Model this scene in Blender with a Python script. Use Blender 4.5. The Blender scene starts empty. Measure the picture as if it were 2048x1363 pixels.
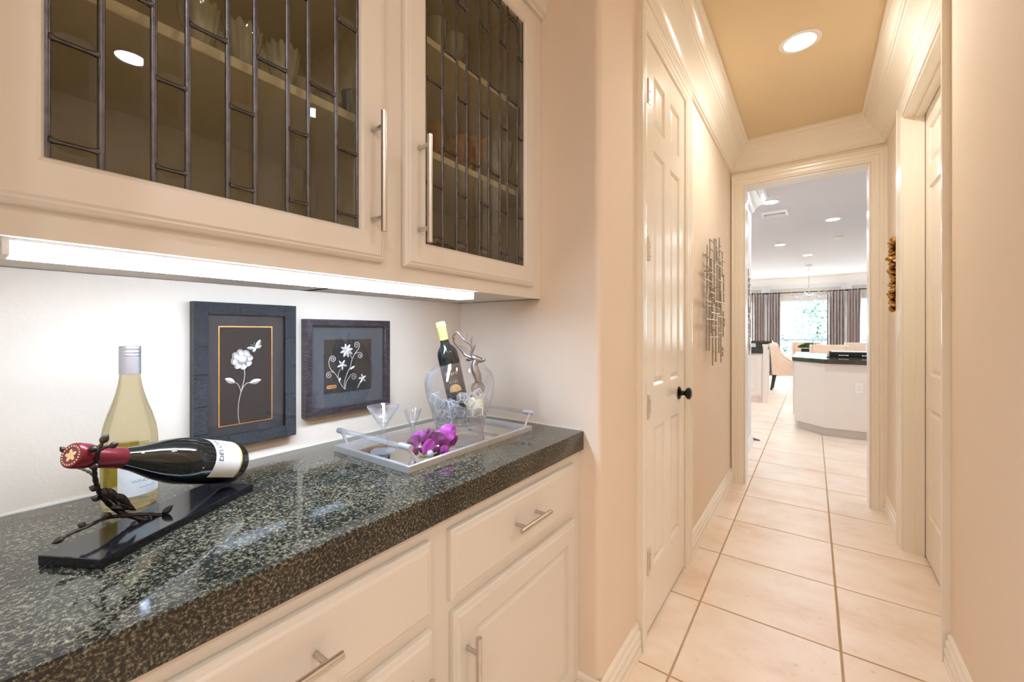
import bpy, bmesh, math, random
from mathutils import Vector as V, Matrix, Euler

# ------------------------------------------------------------------ camera
sc = bpy.context.scene
COL = sc.collection
FPX, CX, CY, HC = 826.0, 1024.0, 663.0, 1.24
TH = math.atan(602 / 826.0)
ST, CT = math.sin(TH), math.cos(TH)
cam = bpy.data.cameras.new('camera')
cam.sensor_fit = 'HORIZONTAL'; cam.sensor_width = 36.0
cam.lens = 36.0 * FPX / 2048.0
cam.shift_y = (CY - 681.5) / 2048.0
cam.clip_start = 0.02; cam.clip_end = 200
camo = bpy.data.objects.new('camera', cam); COL.objects.link(camo)
camo.location = (0, 0, HC); camo.rotation_euler = (math.pi / 2, 0, TH)
sc.camera = camo

# ------------------------------------------------------------------ look, world
sc.view_settings.view_transform = 'Standard'
sc.view_settings.look = 'None'
sc.view_settings.exposure = 0.0
sc.view_settings.gamma = 1.0
sc.view_settings.use_curve_mapping = False
sc.cycles.use_denoising = True
sc.cycles.max_bounces = 14
sc.cycles.diffuse_bounces = 7
sc.cycles.glossy_bounces = 6
sc.cycles.transmission_bounces = 12
sc.cycles.transparent_max_bounces = 24
sc.cycles.caustics_reflective = False
sc.cycles.caustics_refractive = False
sc.cycles.blur_glossy = 0.5
sc.cycles.sample_clamp_indirect = 6.0

SKY_STRENGTH = 27.0          # hazy bright sky outside the bay window
LED = (50.0, (0.60, 0.765, 1.0))      # tube under the cabinet
CAN_HALL = (290.0, (1.0, 0.97, 0.90))
CAN_DINING = (340.0, (0.88, 0.94, 1.0))
CAN_KITCHEN = (400.0, (0.91, 0.95, 1.0))

w = bpy.data.worlds.new('hazy_sky'); sc.world = w; w.use_nodes = True
wn = w.node_tree.nodes; wn.clear()
wo = wn.new('ShaderNodeOutputWorld'); wb = wn.new('ShaderNodeBackground')
wt = wn.new('ShaderNodeTexCoord'); wsep = wn.new('ShaderNodeSeparateXYZ'); wr = wn.new('ShaderNodeValToRGB')
wr.color_ramp.elements[0].position = 0.45; wr.color_ramp.elements[0].color = (0.42, 0.47, 0.52, 1)
wr.color_ramp.elements[1].position = 0.56; wr.color_ramp.elements[1].color = (0.86, 0.94, 1.0, 1)
wm = wn.new('ShaderNodeMapRange'); wm.inputs[1].default_value = -1; wm.inputs[2].default_value = 1
wl = w.node_tree.links
wl.new(wt.outputs['Generated'], wsep.inputs[0]); wl.new(wsep.outputs[2], wm.inputs[0])
wl.new(wm.outputs[0], wr.inputs[0]); wl.new(wr.outputs[0], wb.inputs[0]); wl.new(wb.outputs[0], wo.inputs[0])
wb.inputs[1].default_value = SKY_STRENGTH

# ------------------------------------------------------------------ helpers
WM = {}

def at(u, v, depth):
    """world point lying `depth` metres in front of the camera plane"""
    r = (u - CX) / FPX * depth
    return V((-ST * depth + CT * r, CT * depth + ST * r, HC + (CY - v) / FPX * depth))

def srgb(r, g, b):
    f = lambda c: (c / 255 / 12.92) if c / 255 <= 0.04045 else ((c / 255 + 0.055) / 1.055) ** 2.4
    return (f(r), f(g), f(b), 1.0)

class MB:
    def __init__(s):
        s.bm = bmesh.new()
    def poly(s, pts):
        return s.bm.faces.new([s.bm.verts.new(p) for p in pts])
    def box(s, x0, x1, y0, y1, z0, z1, M=None):
        c = [V((x, y, z)) for x in (x0, x1) for y in (y0, y1) for z in (z0, z1)]
        if M is not None: c = [M @ p for p in c]
        v = [s.bm.verts.new(p) for p in c]
        for f in ((0, 1, 3, 2), (4, 6, 7, 5), (0, 4, 5, 1), (2, 3, 7, 6), (0, 2, 6, 4), (1, 5, 7, 3)):
            s.bm.faces.new([v[i] for i in f])
        return s
    def prism(s, pts, z0, z1, M=None):
        """polygon in XY pulled from z0 to z1"""
        M = M or Matrix()
        a = [s.bm.verts.new(M @ V((p[0], p[1], z0))) for p in pts]
        b = [s.bm.verts.new(M @ V((p[0], p[1], z1))) for p in pts]
        n = len(pts)
        s.bm.faces.new(a[::-1]); s.bm.faces.new(b)
        for i in range(n):
            s.bm.faces.new([a[i], a[(i + 1) % n], b[(i + 1) % n], b[i]])
        return s
    def lathe(s, prof, seg=32, M=None, closed=False, rmod=None):
        """prof: (radius, z) from bottom to top around Z"""
        M = M or Matrix()
        rings = []
        for r, z in prof:
            if r < 1e-6:
                rings.append([s.bm.verts.new(M @ V((0, 0, z)))])
            else:
                ring = []
                for k in range(seg):
                    a = 2 * math.pi * k / seg
                    rr, zz = (r, z) if rmod is None else rmod(r, z, a)
                    ring.append(s.bm.verts.new(M @ V((rr * math.cos(a), rr * math.sin(a), zz))))
                rings.append(ring)
        pairs = list(zip(rings[:-1], rings[1:]))
        if closed: pairs.append((rings[-1], rings[0]))
        for a, b in pairs:
            for k in range(seg):
                k2 = (k + 1) % seg
                if len(a) == 1 and len(b) == 1: continue
                if len(a) == 1: s.bm.faces.new([a[0], b[k2], b[k]])
                elif len(b) == 1: s.bm.faces.new([a[k], a[k2], b[0]])
                else: s.bm.faces.new([a[k], a[k2], b[k2], b[k]])
        return s
    def tube(s, pts, rad, seg=10, cap=True, flat=1.0):
        pts = [V(p) for p in pts]
        n = len(pts)
        rads = rad if isinstance(rad, (list, tuple)) else [rad] * n
        up = V((0, 0, 1))
        t0 = (pts[1] - pts[0]).normalized()
        if abs(t0.dot(up)) > 0.9: up = V((1, 0, 0))
        x = t0.cross(up).normalized()
        rings = []
        for i in range(n):
            t = (pts[min(i + 1, n - 1)] - pts[max(i - 1, 0)]).normalized()
            x = (x - t * x.dot(t)).normalized()
            y = t.cross(x)
            rings.append([s.bm.verts.new(pts[i] + (x * math.cos(2 * math.pi * k / seg) + y * flat * math.sin(2 * math.pi * k / seg)) * rads[i]) for k in range(seg)])
        for a, b in zip(rings[:-1], rings[1:]):
            for k in range(seg):
                s.bm.faces.new([a[k], a[(k + 1) % seg], b[(k + 1) % seg], b[k]])
        if cap:
            s.bm.faces.new(rings[0][::-1]); s.bm.faces.new(rings[-1])
        return s
    def ball(s, c, rx, ry=None, rz=None, M=None, sub=2):
        ry = ry or rx; rz = rz or rx
        r = bmesh.ops.create_icosphere(s.bm, subdivisions=sub, radius=1.0)
        R = (M or Matrix()).to_3x3()
        for v in r['verts']:
            v.co = R @ V((v.co.x * rx, v.co.y * ry, v.co.z * rz)) + V(c)
        return s
    def rings(s, O, U, W, N, w, h, steps, cap=True, back=False):
        """stack of rectangles (inset, height) on plane O + uU + vW"""
        O, U, W, N = V(O), V(U), V(W), V(N)
        R = []
        for i, d in steps:
            R.append([s.bm.verts.new(O + U * uu + W * vv + N * d) for uu, vv in ((i, i), (w - i, i), (w - i, h - i), (i, h - i))])
        for a, b in zip(R[:-1], R[1:]):
            for k in range(4):
                s.bm.faces.new([a[k], a[(k + 1) % 4], b[(k + 1) % 4], b[k]])
        if cap: s.bm.faces.new(R[-1])
        if back: s.bm.faces.new(R[0][::-1])
        return s
    def holed(s, O, U, W, N, w, h, holes, d):
        """flat rectangle at height d with rectangular holes (u0,v0,u1,v1)"""
        O, U, W, N = V(O), V(U), V(W), V(N)
        us = sorted({0.0, w} | {x for q in holes for x in (q[0], q[2])})
        vs = sorted({0.0, h} | {x for q in holes for x in (q[1], q[3])})
        vv = {}
        def gv(a, b):
            if (a, b) not in vv: vv[(a, b)] = s.bm.verts.new(O + U * a + W * b + N * d)
            return vv[(a, b)]
        for a0, a1 in zip(us[:-1], us[1:]):
            for b0, b1 in zip(vs[:-1], vs[1:]):
                ca, cb = (a0 + a1) / 2, (b0 + b1) / 2
                if any(q[0] < ca < q[2] and q[1] < cb < q[3] for q in holes): continue
                s.bm.faces.new([gv(a0, b0), gv(a1, b0), gv(a1, b1), gv(a0, b1)])
        return s
    def sweep(s, path, N, prof, closed=False, sgn=1):
        """profile (a sideways, b along N) swept along a mitred path"""
        path = [V(p) for p in path]; N = V(N); n = len(path)
        rows = []
        for i in range(n):
            tin = (path[i] - path[i - 1]).normalized() if (i > 0 or closed) else None
            tout = (path[(i + 1) % n] - path[i]).normalized() if (i < n - 1 or closed) else None
            if tin is None: tin = tout
            if tout is None: tout = tin
            s1 = tin.cross(N) * sgn; s2 = tout.cross(N) * sgn
            m = s1 + s2; m = m / max(m.dot(s1), 1e-6)
            rows.append([s.bm.verts.new(path[i] + m * a + N * b) for a, b in prof])
        k = len(prof)
        idx = range(n) if closed else range(n - 1)
        for i in idx:
            A, B = rows[i], rows[(i + 1) % n]
            for j in range(k):
                s.bm.faces.new([A[j], A[(j + 1) % k], B[(j + 1) % k], B[j]])
        if not closed:
            s.bm.faces.new(rows[0][::-1]); s.bm.faces.new(rows[-1])
        return s
    def text(s, txt, size, fn, bold=0.0, align='CENTER', shear=0.0):
        """flat lettering, each vertex (x, y) mapped to the world by fn"""
        cu = bpy.data.curves.new('lettering', 'FONT')
        cu.body = txt; cu.size = size; cu.align_x = align; cu.align_y = 'CENTER'; cu.shear = shear
        cu.resolution_u = 3; cu.offset = bold * size
        o = bpy.data.objects.new('lettering', cu); COL.objects.link(o)
        dg = bpy.context.evaluated_depsgraph_get()
        me = bpy.data.meshes.new_from_object(o.evaluated_get(dg))
        bpy.data.objects.remove(o); bpy.data.curves.remove(cu)
        vs = [s.bm.verts.new(fn(v.co.x, v.co.y)) for v in me.vertices]
        for p in me.polygons:
            try: s.bm.faces.new([vs[i] for i in p.vertices])
            except ValueError: pass
        bpy.data.meshes.remove(me)
        return s
    def build(s, name, mat, parent=None, smooth=False, bevel=0.0, local=False, seg=2, normals=True, label=None):
        bm = s.bm
        if bevel > 0:
            bmesh.ops.remove_doubles(bm, verts=bm.verts, dist=1e-6)
            bmesh.ops.recalc_face_normals(bm, faces=bm.faces)
            ed = [e for e in bm.edges if len(e.link_faces) == 2 and e.calc_face_angle(0) > 0.5]
            bmesh.ops.bevel(bm, geom=ed, offset=bevel, segments=seg, affect='EDGES', profile=0.6, clamp_overlap=True)
        if normals: bmesh.ops.recalc_face_normals(bm, faces=bm.faces)
        if smooth:
            lim = smooth if isinstance(smooth, float) else 0.7
            for f in bm.faces: f.smooth = True
            for e in bm.edges:
                if len(e.link_faces) == 2 and e.calc_face_angle(0) > lim: e.smooth = False
        if parent is not None and not local:
            bm.transform(WM[parent.name].inverted())
        me = bpy.data.meshes.new(name)
        bm.to_mesh(me); bm.free()
        me.materials.append(mat)
        o = bpy.data.objects.new(name, me); COL.objects.link(o)
        if parent is not None:
            o.parent = parent; WM[o.name] = WM[parent.name]
        else:
            WM[o.name] = Matrix()
        if label: o['label'] = label
        return o

def thing(name, label, cat, loc=(0, 0, 0), rot=(0, 0, 0), group=None):
    o = bpy.data.objects.new(name, None); COL.objects.link(o)
    o.empty_display_size = 0.05
    o.location = loc; o.rotation_euler = rot
    o['label'] = label; o['category'] = cat
    if group: o['group'] = group
    WM[o.name] = Matrix.Translation(V(loc)) @ Euler(rot).to_matrix().to_4x4()
    return o

def thingm(name, label, cat, M, group=None):
    o = thing(name, label, cat, M.to_translation(), M.to_euler(), group)
    return o

def tag(o, label, cat, group=None):
    o['label'] = label; o['category'] = cat
    if group: o['group'] = group
    return o

def struct(o):
    o['kind'] = 'structure'
    return o

def copy_tree(o, loc=None, rot=None, label=None):
    c = o.copy(); COL.objects.link(c)
    if loc is not None: c.location = loc
    if rot is not None: c.rotation_euler = rot
    if label: c['label'] = label
    def rec(a, b):
        for ch in list(a.children):
            d = ch.copy(); COL.objects.link(d); d.parent = b
            rec(ch, d)
    rec(o, c)
    return c

def part_copy(o, parent, loc=(0, 0, 0), rot=(0, 0, 0), scale=(1, 1, 1)):
    c = o.copy(); COL.objects.link(c); c.parent = parent
    c.location = loc; c.rotation_euler = rot; c.scale = scale
    return c

def fillet(pts, n=6):
    """Catmull-Rom through points"""
    P = [V(p) for p in pts]; out = []
    for i in range(len(P) - 1):
        p0 = P[max(i - 1, 0)]; p1 = P[i]; p2 = P[i + 1]; p3 = P[min(i + 2, len(P) - 1)]
        for k in range(n):
            t = k / n
            out.append(0.5 * ((2 * p1) + (p2 - p0) * t + (2 * p0 - 5 * p1 + 4 * p2 - p3) * t * t + (3 * p1 - p0 - 3 * p2 + p3) * t ** 3))
    out.append(P[-1])
    return out

def lerp_list(vals, n, m):
    out = []
    for i in range(len(vals) - 1):
        for k in range(n): out.append(vals[i] + (vals[i + 1] - vals[i]) * k / n)
    out.append(vals[-1])
    return out

def frame_mat(origin, z, xhint):
    z = V(z).normalized(); x = V(xhint); x = (x - z * x.dot(z)).normalized(); y = z.cross(x)
    M = Matrix((x, y, z)).transposed().to_4x4(); M.translation = V(origin)
    return M

# ------------------------------------------------------------------ materials
def newmat(name):
    m = bpy.data.materials.new(name); m.use_nodes = True
    nt = m.node_tree; nt.nodes.clear()
    out = nt.nodes.new('ShaderNodeOutputMaterial')
    return m, nt, nt.nodes, nt.links, out

def pm(name, col, rough=0.5, metal=0.0, bump=None, var=None, spec=0.5, coat=0.0, emit=None, sheen=0.0, trans=0.0):
    """principled with procedural colour variation (scale, amount) and bump (scale, strength)"""
    m, nt, n, l, out = newmat(name)
    b = n.new('ShaderNodeBsdfPrincipled'); l.new(b.outputs[0], out.inputs[0])
    b.inputs['Base Color'].default_value = col; b.inputs['Roughness'].default_value = rough
    b.inputs['Metallic'].default_value = metal; b.inputs['Specular IOR Level'].default_value = spec
    b.inputs['Coat Weight'].default_value = coat; b.inputs['Coat Roughness'].default_value = 0.05
    b.inputs['Sheen Weight'].default_value = sheen
    b.inputs['Transmission Weight'].default_value = trans
    tc = n.new('ShaderNodeTexCoord')
    if var:
        t = n.new('ShaderNodeTexNoise'); t.inputs['Scale'].default_value = var[0]; t.inputs['Detail'].default_value = 5
        l.new(tc.outputs['Object'], t.inputs['Vector'])
        r = n.new('ShaderNodeValToRGB'); l.new(t.outputs['Fac'], r.inputs[0])
        a = var[1]
        r.color_ramp.elements[0].position = 0.3; r.color_ramp.elements[1].position = 0.7
        r.color_ramp.elements[0].color = (col[0] * (1 - a), col[1] * (1 - a), col[2] * (1 - a), 1)
        r.color_ramp.elements[1].color = (min(1, col[0] * (1 + a)), min(1, col[1] * (1 + a)), min(1, col[2] * (1 + a)), 1)
        l.new(r.outputs[0], b.inputs['Base Color'])
    if bump:
        t = n.new('ShaderNodeTexNoise'); t.inputs['Scale'].default_value = bump[0]; t.inputs['Detail'].default_value = 4
        l.new(tc.outputs['Object'], t.inputs['Vector'])
        bp = n.new('ShaderNodeBump'); bp.inputs['Strength'].default_value = bump[1]; bp.inputs['Distance'].default_value = bump[2] if len(bump) > 2 else 0.002
        l.new(t.outputs['Fac'], bp.inputs['Height']); l.new(bp.outputs[0], b.inputs['Normal'])
    if emit:
        b.inputs['Emission Color'].default_value = emit[1] + (1,) if len(emit[1]) == 3 else emit[1]
        b.inputs['Emission Strength'].default_value = emit[0]
    return m

def lamp_mat(name, strength, col):
    m, nt, n, l, out = newmat(name)
    e = n.new('ShaderNodeEmission'); e.inputs[0].default_value = (*col, 1); e.inputs[1].default_value = strength
    l.new(e.outputs[0], out.inputs[0])
    return m

def thin_glass(name, tint=(1, 1, 1), gloss=1.0, rough=0.0, ior=1.5, milk=0.0, milkcol=(0.9, 0.9, 0.95), edge=0.0):
    """clear pane: tinted see-through with fresnel reflection"""
    m, nt, n, l, out = newmat(name)
    t = n.new('ShaderNodeBsdfTransparent'); t.inputs[0].default_value = (*tint, 1)
    g = n.new('ShaderNodeBsdfGlossy'); g.inputs['Roughness'].default_value = rough
    f = n.new('ShaderNodeLayerWeight'); f.inputs[0].default_value = 0.5
    pw = n.new('ShaderNodeMath'); pw.operation = 'POWER'; pw.inputs[1].default_value = 5.0; l.new(f.outputs['Facing'], pw.inputs[0])
    f0 = ((ior - 1) / (ior + 1)) ** 2
    mm = n.new('ShaderNodeMath'); mm.operation = 'MULTIPLY_ADD'; mm.inputs[1].default_value = gloss * (1 - f0); mm.inputs[2].default_value = gloss * f0; mm.use_clamp = True
    l.new(pw.outputs[0], mm.inputs[0])
    base = t
    if milk > 0:
        d = n.new('ShaderNodeBsdfDiffuse'); d.inputs[0].default_value = (*milkcol, 1)
        mk = n.new('ShaderNodeMixShader'); mk.inputs[0].default_value = milk
        if edge > 0:  # grazing parts whitened to imitate bright highlights on glass edges
            p3 = n.new('ShaderNodeMath'); p3.operation = 'POWER'; p3.inputs[1].default_value = 3.0; l.new(f.outputs['Facing'], p3.inputs[0])
            ed = n.new('ShaderNodeMath'); ed.operation = 'MULTIPLY_ADD'; ed.inputs[1].default_value = edge; ed.inputs[2].default_value = milk; ed.use_clamp = True
            l.new(p3.outputs[0], ed.inputs[0]); l.new(ed.outputs[0], mk.inputs[0])
        dt = n.new('ShaderNodeBsdfTranslucent'); dt.inputs[0].default_value = (*milkcol, 1)
        dm = n.new('ShaderNodeMixShader'); dm.inputs[0].default_value = 0.5; l.new(d.outputs[0], dm.inputs[1]); l.new(dt.outputs[0], dm.inputs[2]); d = dm
        l.new(t.outputs[0], mk.inputs[1]); l.new(d.outputs[0], mk.inputs[2]); base = mk
    mx = n.new('ShaderNodeMixShader'); l.new(mm.outputs[0], mx.inputs[0]); l.new(base.outputs[0], mx.inputs[1]); l.new(g.outputs[0], mx.inputs[2])
    l.new(mx.outputs[0], out.inputs[0])
    return m

def real_glass(name, col=(1, 1, 1), ior=1.45, clear=0.4, rough=0.0, milk=0.0):
    """refracting body mixed with plain see-through so light still gets in"""
    m, nt, n, l, out = newmat(name)
    g = n.new('ShaderNodeBsdfGlass'); g.inputs[0].default_value = (*col, 1); g.inputs['IOR'].default_value = ior; g.inputs['Roughness'].default_value = rough
    t = n.new('ShaderNodeBsdfTransparent'); t.inputs[0].default_value = (*col, 1)
    mx = n.new('ShaderNodeMixShader'); mx.inputs[0].default_value = clear
    l.new(g.outputs[0], mx.inputs[1]); l.new(t.outputs[0], mx.inputs[2])
    res = mx
    if milk > 0:
        d = n.new('ShaderNodeBsdfTranslucent'); d.inputs[0].default_value = (0.97, 0.975, 1.0, 1)
        d2 = n.new('ShaderNodeBsdfDiffuse'); d2.inputs[0].default_value = (0.95, 0.96, 1.0, 1)
        ad = n.new('ShaderNodeMixShader'); ad.inputs[0].default_value = 0.5; l.new(d.outputs[0], ad.inputs[1]); l.new(d2.outputs[0], ad.inputs[2])
        res = n.new('ShaderNodeMixShader'); res.inputs[0].default_value = milk; l.new(mx.outputs[0], res.inputs[1]); l.new(ad.outputs[0], res.inputs[2])
    l.new(res.outputs[0], out.inputs[0])
    return m

def granite_mat():
    m, nt, n, l, out = newmat('speckled_granite')
    b = n.new('ShaderNodeBsdfPrincipled'); l.new(b.outputs[0], out.inputs[0])
    tc = n.new('ShaderNodeTexCoord')
    t1 = n.new('ShaderNodeTexNoise'); t1.inputs['Scale'].default_value = 215; t1.inputs['Detail'].default_value = 6; t1.inputs['Roughness'].default_value = 0.72
    l.new(tc.outputs['Object'], t1.inputs['Vector'])
    t2 = n.new('ShaderNodeTexNoise'); t2.inputs['Scale'].default_value = 7; t2.inputs['Detail'].default_value = 2
    l.new(tc.outputs['Object'], t2.inputs['Vector'])
    ad = n.new('ShaderNodeMath'); ad.operation = 'MULTIPLY_ADD'; ad.inputs[1].default_value = 0.12
    l.new(t2.outputs['Fac'], ad.inputs[0]); l.new(t1.outputs['Fac'], ad.inputs[2])
    r = n.new('ShaderNodeValToRGB'); l.new(ad.outputs[0], r.inputs[0])
    e = r.color_ramp.elements
    e[0].position = 0.46; e[0].color = (0.008, 0.009, 0.008, 1)
    e[1].position = 0.78; e[1].color = (0.31, 0.26, 0.17, 1)
    for p, c in ((0.53, (0.014, 0.014, 0.011, 1)), (0.57, (0.045, 0.042, 0.029, 1)), (0.62, (0.115, 0.103, 0.070, 1)), (0.69, (0.205, 0.178, 0.120, 1))):
        x = e.new(p); x.color = c
    l.new(r.outputs[0], b.inputs['Base Color'])
    b.inputs['Roughness'].default_value = 0.07; b.inputs['Specular IOR Level'].default_value = 0.48
    return m

def tile_mat():
    m, nt, n, l, out = newmat('travertine_look_tile')
    b = n.new('ShaderNodeBsdfPrincipled'); l.new(b.outputs[0], out.inputs[0])
    g = n.new('ShaderNodeNewGeometry')
    oi = n.new('ShaderNodeObjectInfo')
    ofs = n.new('ShaderNodeVectorMath'); ofs.operation = 'ADD'
    sc_ = n.new('ShaderNodeVectorMath'); sc_.operation = 'SCALE'; sc_.inputs['Scale'].default_value = 9.0
    comb = n.new('ShaderNodeCombineXYZ'); l.new(oi.outputs['Random'], comb.inputs[0]); l.new(oi.outputs['Random'], comb.inputs[1])
    l.new(comb.outputs[0], sc_.inputs[0]); l.new(g.outputs['Position'], ofs.inputs[0]); l.new(sc_.outputs[0], ofs.inputs[1])
    mp = n.new('ShaderNodeMapping'); mp.inputs['Scale'].default_value = (1.0, 1.35, 1); l.new(ofs.outputs[0], mp.inputs[0])
    t = n.new('ShaderNodeTexNoise'); t.inputs['Scale'].default_value = 2.4; t.inputs['Detail'].default_value = 9; t.inputs['Roughness'].default_value = 0.65
    l.new(mp.outputs[0], t.inputs['Vector'])
    r = n.new('ShaderNodeValToRGB'); l.new(t.outputs['Fac'], r.inputs[0])
    e = r.color_ramp.elements
    e[0].position = 0.26; e[0].color = srgb(222, 192, 162)
    e[1].position = 0.62; e[1].color = srgb(245, 231, 216)
    x = e.new(0.45); x.color = srgb(239, 219, 199)
    t2 = n.new('ShaderNodeTexNoise'); t2.inputs['Scale'].default_value = 26; t2.inputs['Detail'].default_value = 6
    l.new(ofs.outputs[0], t2.inputs['Vector'])
    r2 = n.new('ShaderNodeValToRGB'); l.new(t2.outputs['Fac'], r2.inputs[0])
    r2.color_ramp.elements[0].position = 0.24; r2.color_ramp.elements[0].color = (0.84, 0.77, 0.69, 1)
    r2.color_ramp.elements[1].position = 0.36; r2.color_ramp.elements[1].color = (1, 1, 1, 1)
    mx = n.new('ShaderNodeMix'); mx.data_type = 'RGBA'; mx.blend_type = 'MULTIPLY'; mx.inputs[0].default_value = 0.8
    l.new(r.outputs[0], mx.inputs[6]); l.new(r2.outputs[0], mx.inputs[7])
    l.new(mx.outputs[2], b.inputs['Base Color'])
    b.inputs['Roughness'].default_value = 0.33
    bp = n.new('ShaderNodeBump'); bp.inputs['Strength'].default_value = 0.06; bp.inputs['Distance'].default_value = 0.003
    l.new(t.outputs['Fac'], bp.inputs['Height']); l.new(bp.outputs[0], b.inputs['Normal'])
    return m

def weave_mat():
    m, nt, n, l, out = newmat('woven_black_brown')
    b = n.new('ShaderNodeBsdfPrincipled'); l.new(b.outputs[0], out.inputs[0])
    tc = n.new('ShaderNodeTexCoord')
    sx = n.new('ShaderNodeSeparateXYZ'); l.new(tc.outputs['Object'], sx.inputs[0])
    mp = n.new('ShaderNodeCombineXYZ'); l.new(sx.outputs[1], mp.inputs[0]); l.new(sx.outputs[2], mp.inputs[1])
    br = n.new('ShaderNodeTexBrick'); br.inputs['Scale'].default_value = 1.0
    br.inputs['Brick Width'].default_value = 0.0095; br.inputs['Row Height'].default_value = 0.0042; br.inputs['Mortar Size'].default_value = 0.0009; br.inputs['Mortar Smooth'].default_value = 0.6
    br.inputs['Color1'].default_value = (0.045, 0.032, 0.038, 1); br.inputs['Color2'].default_value = (0.11, 0.08, 0.09, 1); br.inputs['Mortar'].default_value = (0.004, 0.004, 0.005, 1)
    l.new(mp.outputs[0], br.inputs['Vector']); l.new(br.outputs['Color'], b.inputs['Base Color'])
    iv = n.new('ShaderNodeMath'); iv.operation = 'SUBTRACT'; iv.inputs[0].default_value = 1.0; l.new(br.outputs['Fac'], iv.inputs[1])
    bp = n.new('ShaderNodeBump'); bp.inputs['Strength'].default_value = 0.9; bp.inputs['Distance'].default_value = 0.0015
    l.new(iv.outputs[0], bp.inputs['Height']); l.new(bp.outputs[0], b.inputs['Normal'])
    b.inputs['Roughness'].default_value = 0.32
    return m

M = {}
M['wall'] = pm('tan_wall_paint', srgb(233, 217, 198), 0.75, bump=(160, 0.25, 0.002), var=(1.5, 0.015))
M['ceiling'] = pm('tan_ceiling_paint', srgb(224, 203, 168), 0.85, bump=(120, 0.2, 0.002), var=(1.2, 0.02))
M['trim'] = pm('cream_gloss_trim', srgb(240, 233, 220), 0.22, var=(2.0, 0.01))
M['cab'] = pm('cream_cabinet_paint', srgb(224, 217, 206), 0.38, var=(2.5, 0.012))
M['kwall'] = pm('kitchen_white_paint', srgb(236, 236, 238), 0.7, var=(1.5, 0.01))
M['kceil'] = pm('kitchen_ceiling_paint', srgb(228, 228, 234), 0.85, bump=(60, 0.4, 0.004))
M['ktrim'] = pm('kitchen_white_trim', srgb(244, 242, 240), 0.3, var=(2.0, 0.01))
M['grout'] = pm('tan_grout', srgb(184, 158, 128), 0.9, var=(30, 0.08))
M['tile'] = tile_mat()
M['granite'] = granite_mat()
M['steel'] = pm('brushed_nickel', (0.62, 0.58, 0.53, 1), 0.30, 1.0, var=(40, 0.05))
M['chrome'] = pm('polished_chrome', (0.80, 0.81, 0.83, 1), 0.10, 1.0, var=(20, 0.02))
M['satin'] = pm('satin_aluminium', (0.84, 0.85, 0.88, 1), 0.42, 0.85, var=(30, 0.03))
M['mirror'] = pm('mirror', (0.86, 0.87, 0.88, 1), 0.015, 1.0, var=(3, 0.01))
M['lead'] = pm('dark_lead_came', (0.115, 0.108, 0.115, 1), 0.35, 1.0, bump=(180, 0.35, 0.001), var=(60, 0.2))
M['pane'] = thin_glass('smoky_bevelled_glass', (0.70, 0.69, 0.56), 1.5)
M['clear'] = thin_glass('clear_crystal', (0.985, 0.985, 0.99), 1.3, milk=0.05, milkcol=(0.95, 0.96, 0.98), edge=0.55)
M['bucketglass'] = thin_glass('clear_acrylic', (0.992, 0.992, 1.0), 1.3, milk=0.025, milkcol=(0.97, 0.98, 1.0), edge=0.85)
M['bucketbase'] = thin_glass('thick_acrylic_base', (0.985, 0.985, 1.0), 1.6, milk=0.16, milkcol=(0.97, 0.98, 1.0), edge=0.6)  # milk whitens the base in place of its glints
M['ice'] = real_glass('acrylic_ice', (0.995, 0.995, 1.0), 1.40, 0.55, milk=0.15)
M['amber'] = thin_glass('amber_glass', (0.95, 0.74, 0.22), 1.4, milk=0.22, milkcol=(0.9, 0.56, 0.06))
M['crystal'] = thin_glass('cut_crystal', (0.97, 0.97, 0.97), 1.8, milk=0.30, milkcol=(0.95, 0.95, 0.93))  # milky white stands in for light the crystal catches
M['picglass'] = thin_glass('picture_glass', (0.97, 0.97, 0.97), 1.0)
M['hinge'] = pm('painted_hinge', srgb(214, 202, 184), 0.35, 0.3, var=(20, 0.05))
M['bronze'] = pm('oil_rubbed_bronze', (0.035, 0.026, 0.020, 1), 0.32, 0.8, var=(30, 0.2))
M['black'] = pm('black_stone', (0.008, 0.008, 0.010, 1), 0.10, var=(40, 0.2))
M['blackmat'] = pm('matt_black', (0.010, 0.010, 0.012, 1), 0.55, var=(40, 0.2))
M['dark'] = pm('dark_shadow_gap', (0.02, 0.018, 0.015, 1), 0.9, var=(10, 0.1))

# ------------------------------------------------------------------ setting
# main planes (metres): hall left wall X=-.552, right wall X=.415, end wall Y=3.84, ceiling 2.744
XL, XR, YE, ZC = -0.552, 0.415, 3.84, 2.744
NB, NY0, NY1 = -1.16, -0.04, 1.238         # butler's niche: back wall X, ends Y

def arc(cx, cy, r, a0, a1, n=6):
    return [(cx + r * math.cos(math.radians(a0 + (a1 - a0) * k / n)), cy + r * math.sin(math.radians(a0 + (a1 - a0) * k / n))) for k in range(n + 1)]

DY0, DY1, DZ = 1.675, 2.295, 2.452          # door 1 opening
b = MB()
b.prism([(-1.36, NY1)] + arc(XL - 0.022, NY1 + 0.022, 0.022, -90, 0) + [(XL, DY0), (-1.36, DY0)], 0, ZC)
b.box(-0.70, XL, DY1, 3.98, 0, ZC)
b.box(-0.70, XL, DY0, DY1, DZ, ZC)
b.prism([(-1.36, -2.1), (XL, -2.1)] + arc(XL - 0.022, NY0 - 0.022, 0.022, 0, 90) + [(-1.36, NY0)], 0, ZC)
struct(b.build('wall_left', M['wall'], smooth=0.5))
struct(MB().box(-1.30, NB, NY0 - 0.01, NY1 + 0.01, 0, ZC).build('wall_niche', M['wall']))
RY0, RY1 = 2.300, 3.190                     # door 2 opening in right wall
b = MB()
b.prism([(XR + 0.14, 1.36)] + arc(XR + 0.022, 1.382, 0.022, 270, 180) + [(XR, RY0), (XR + 0.14, RY0)], 0, ZC)
b.box(XR, XR + 0.14, RY1, 3.98, 0, ZC)
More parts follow.
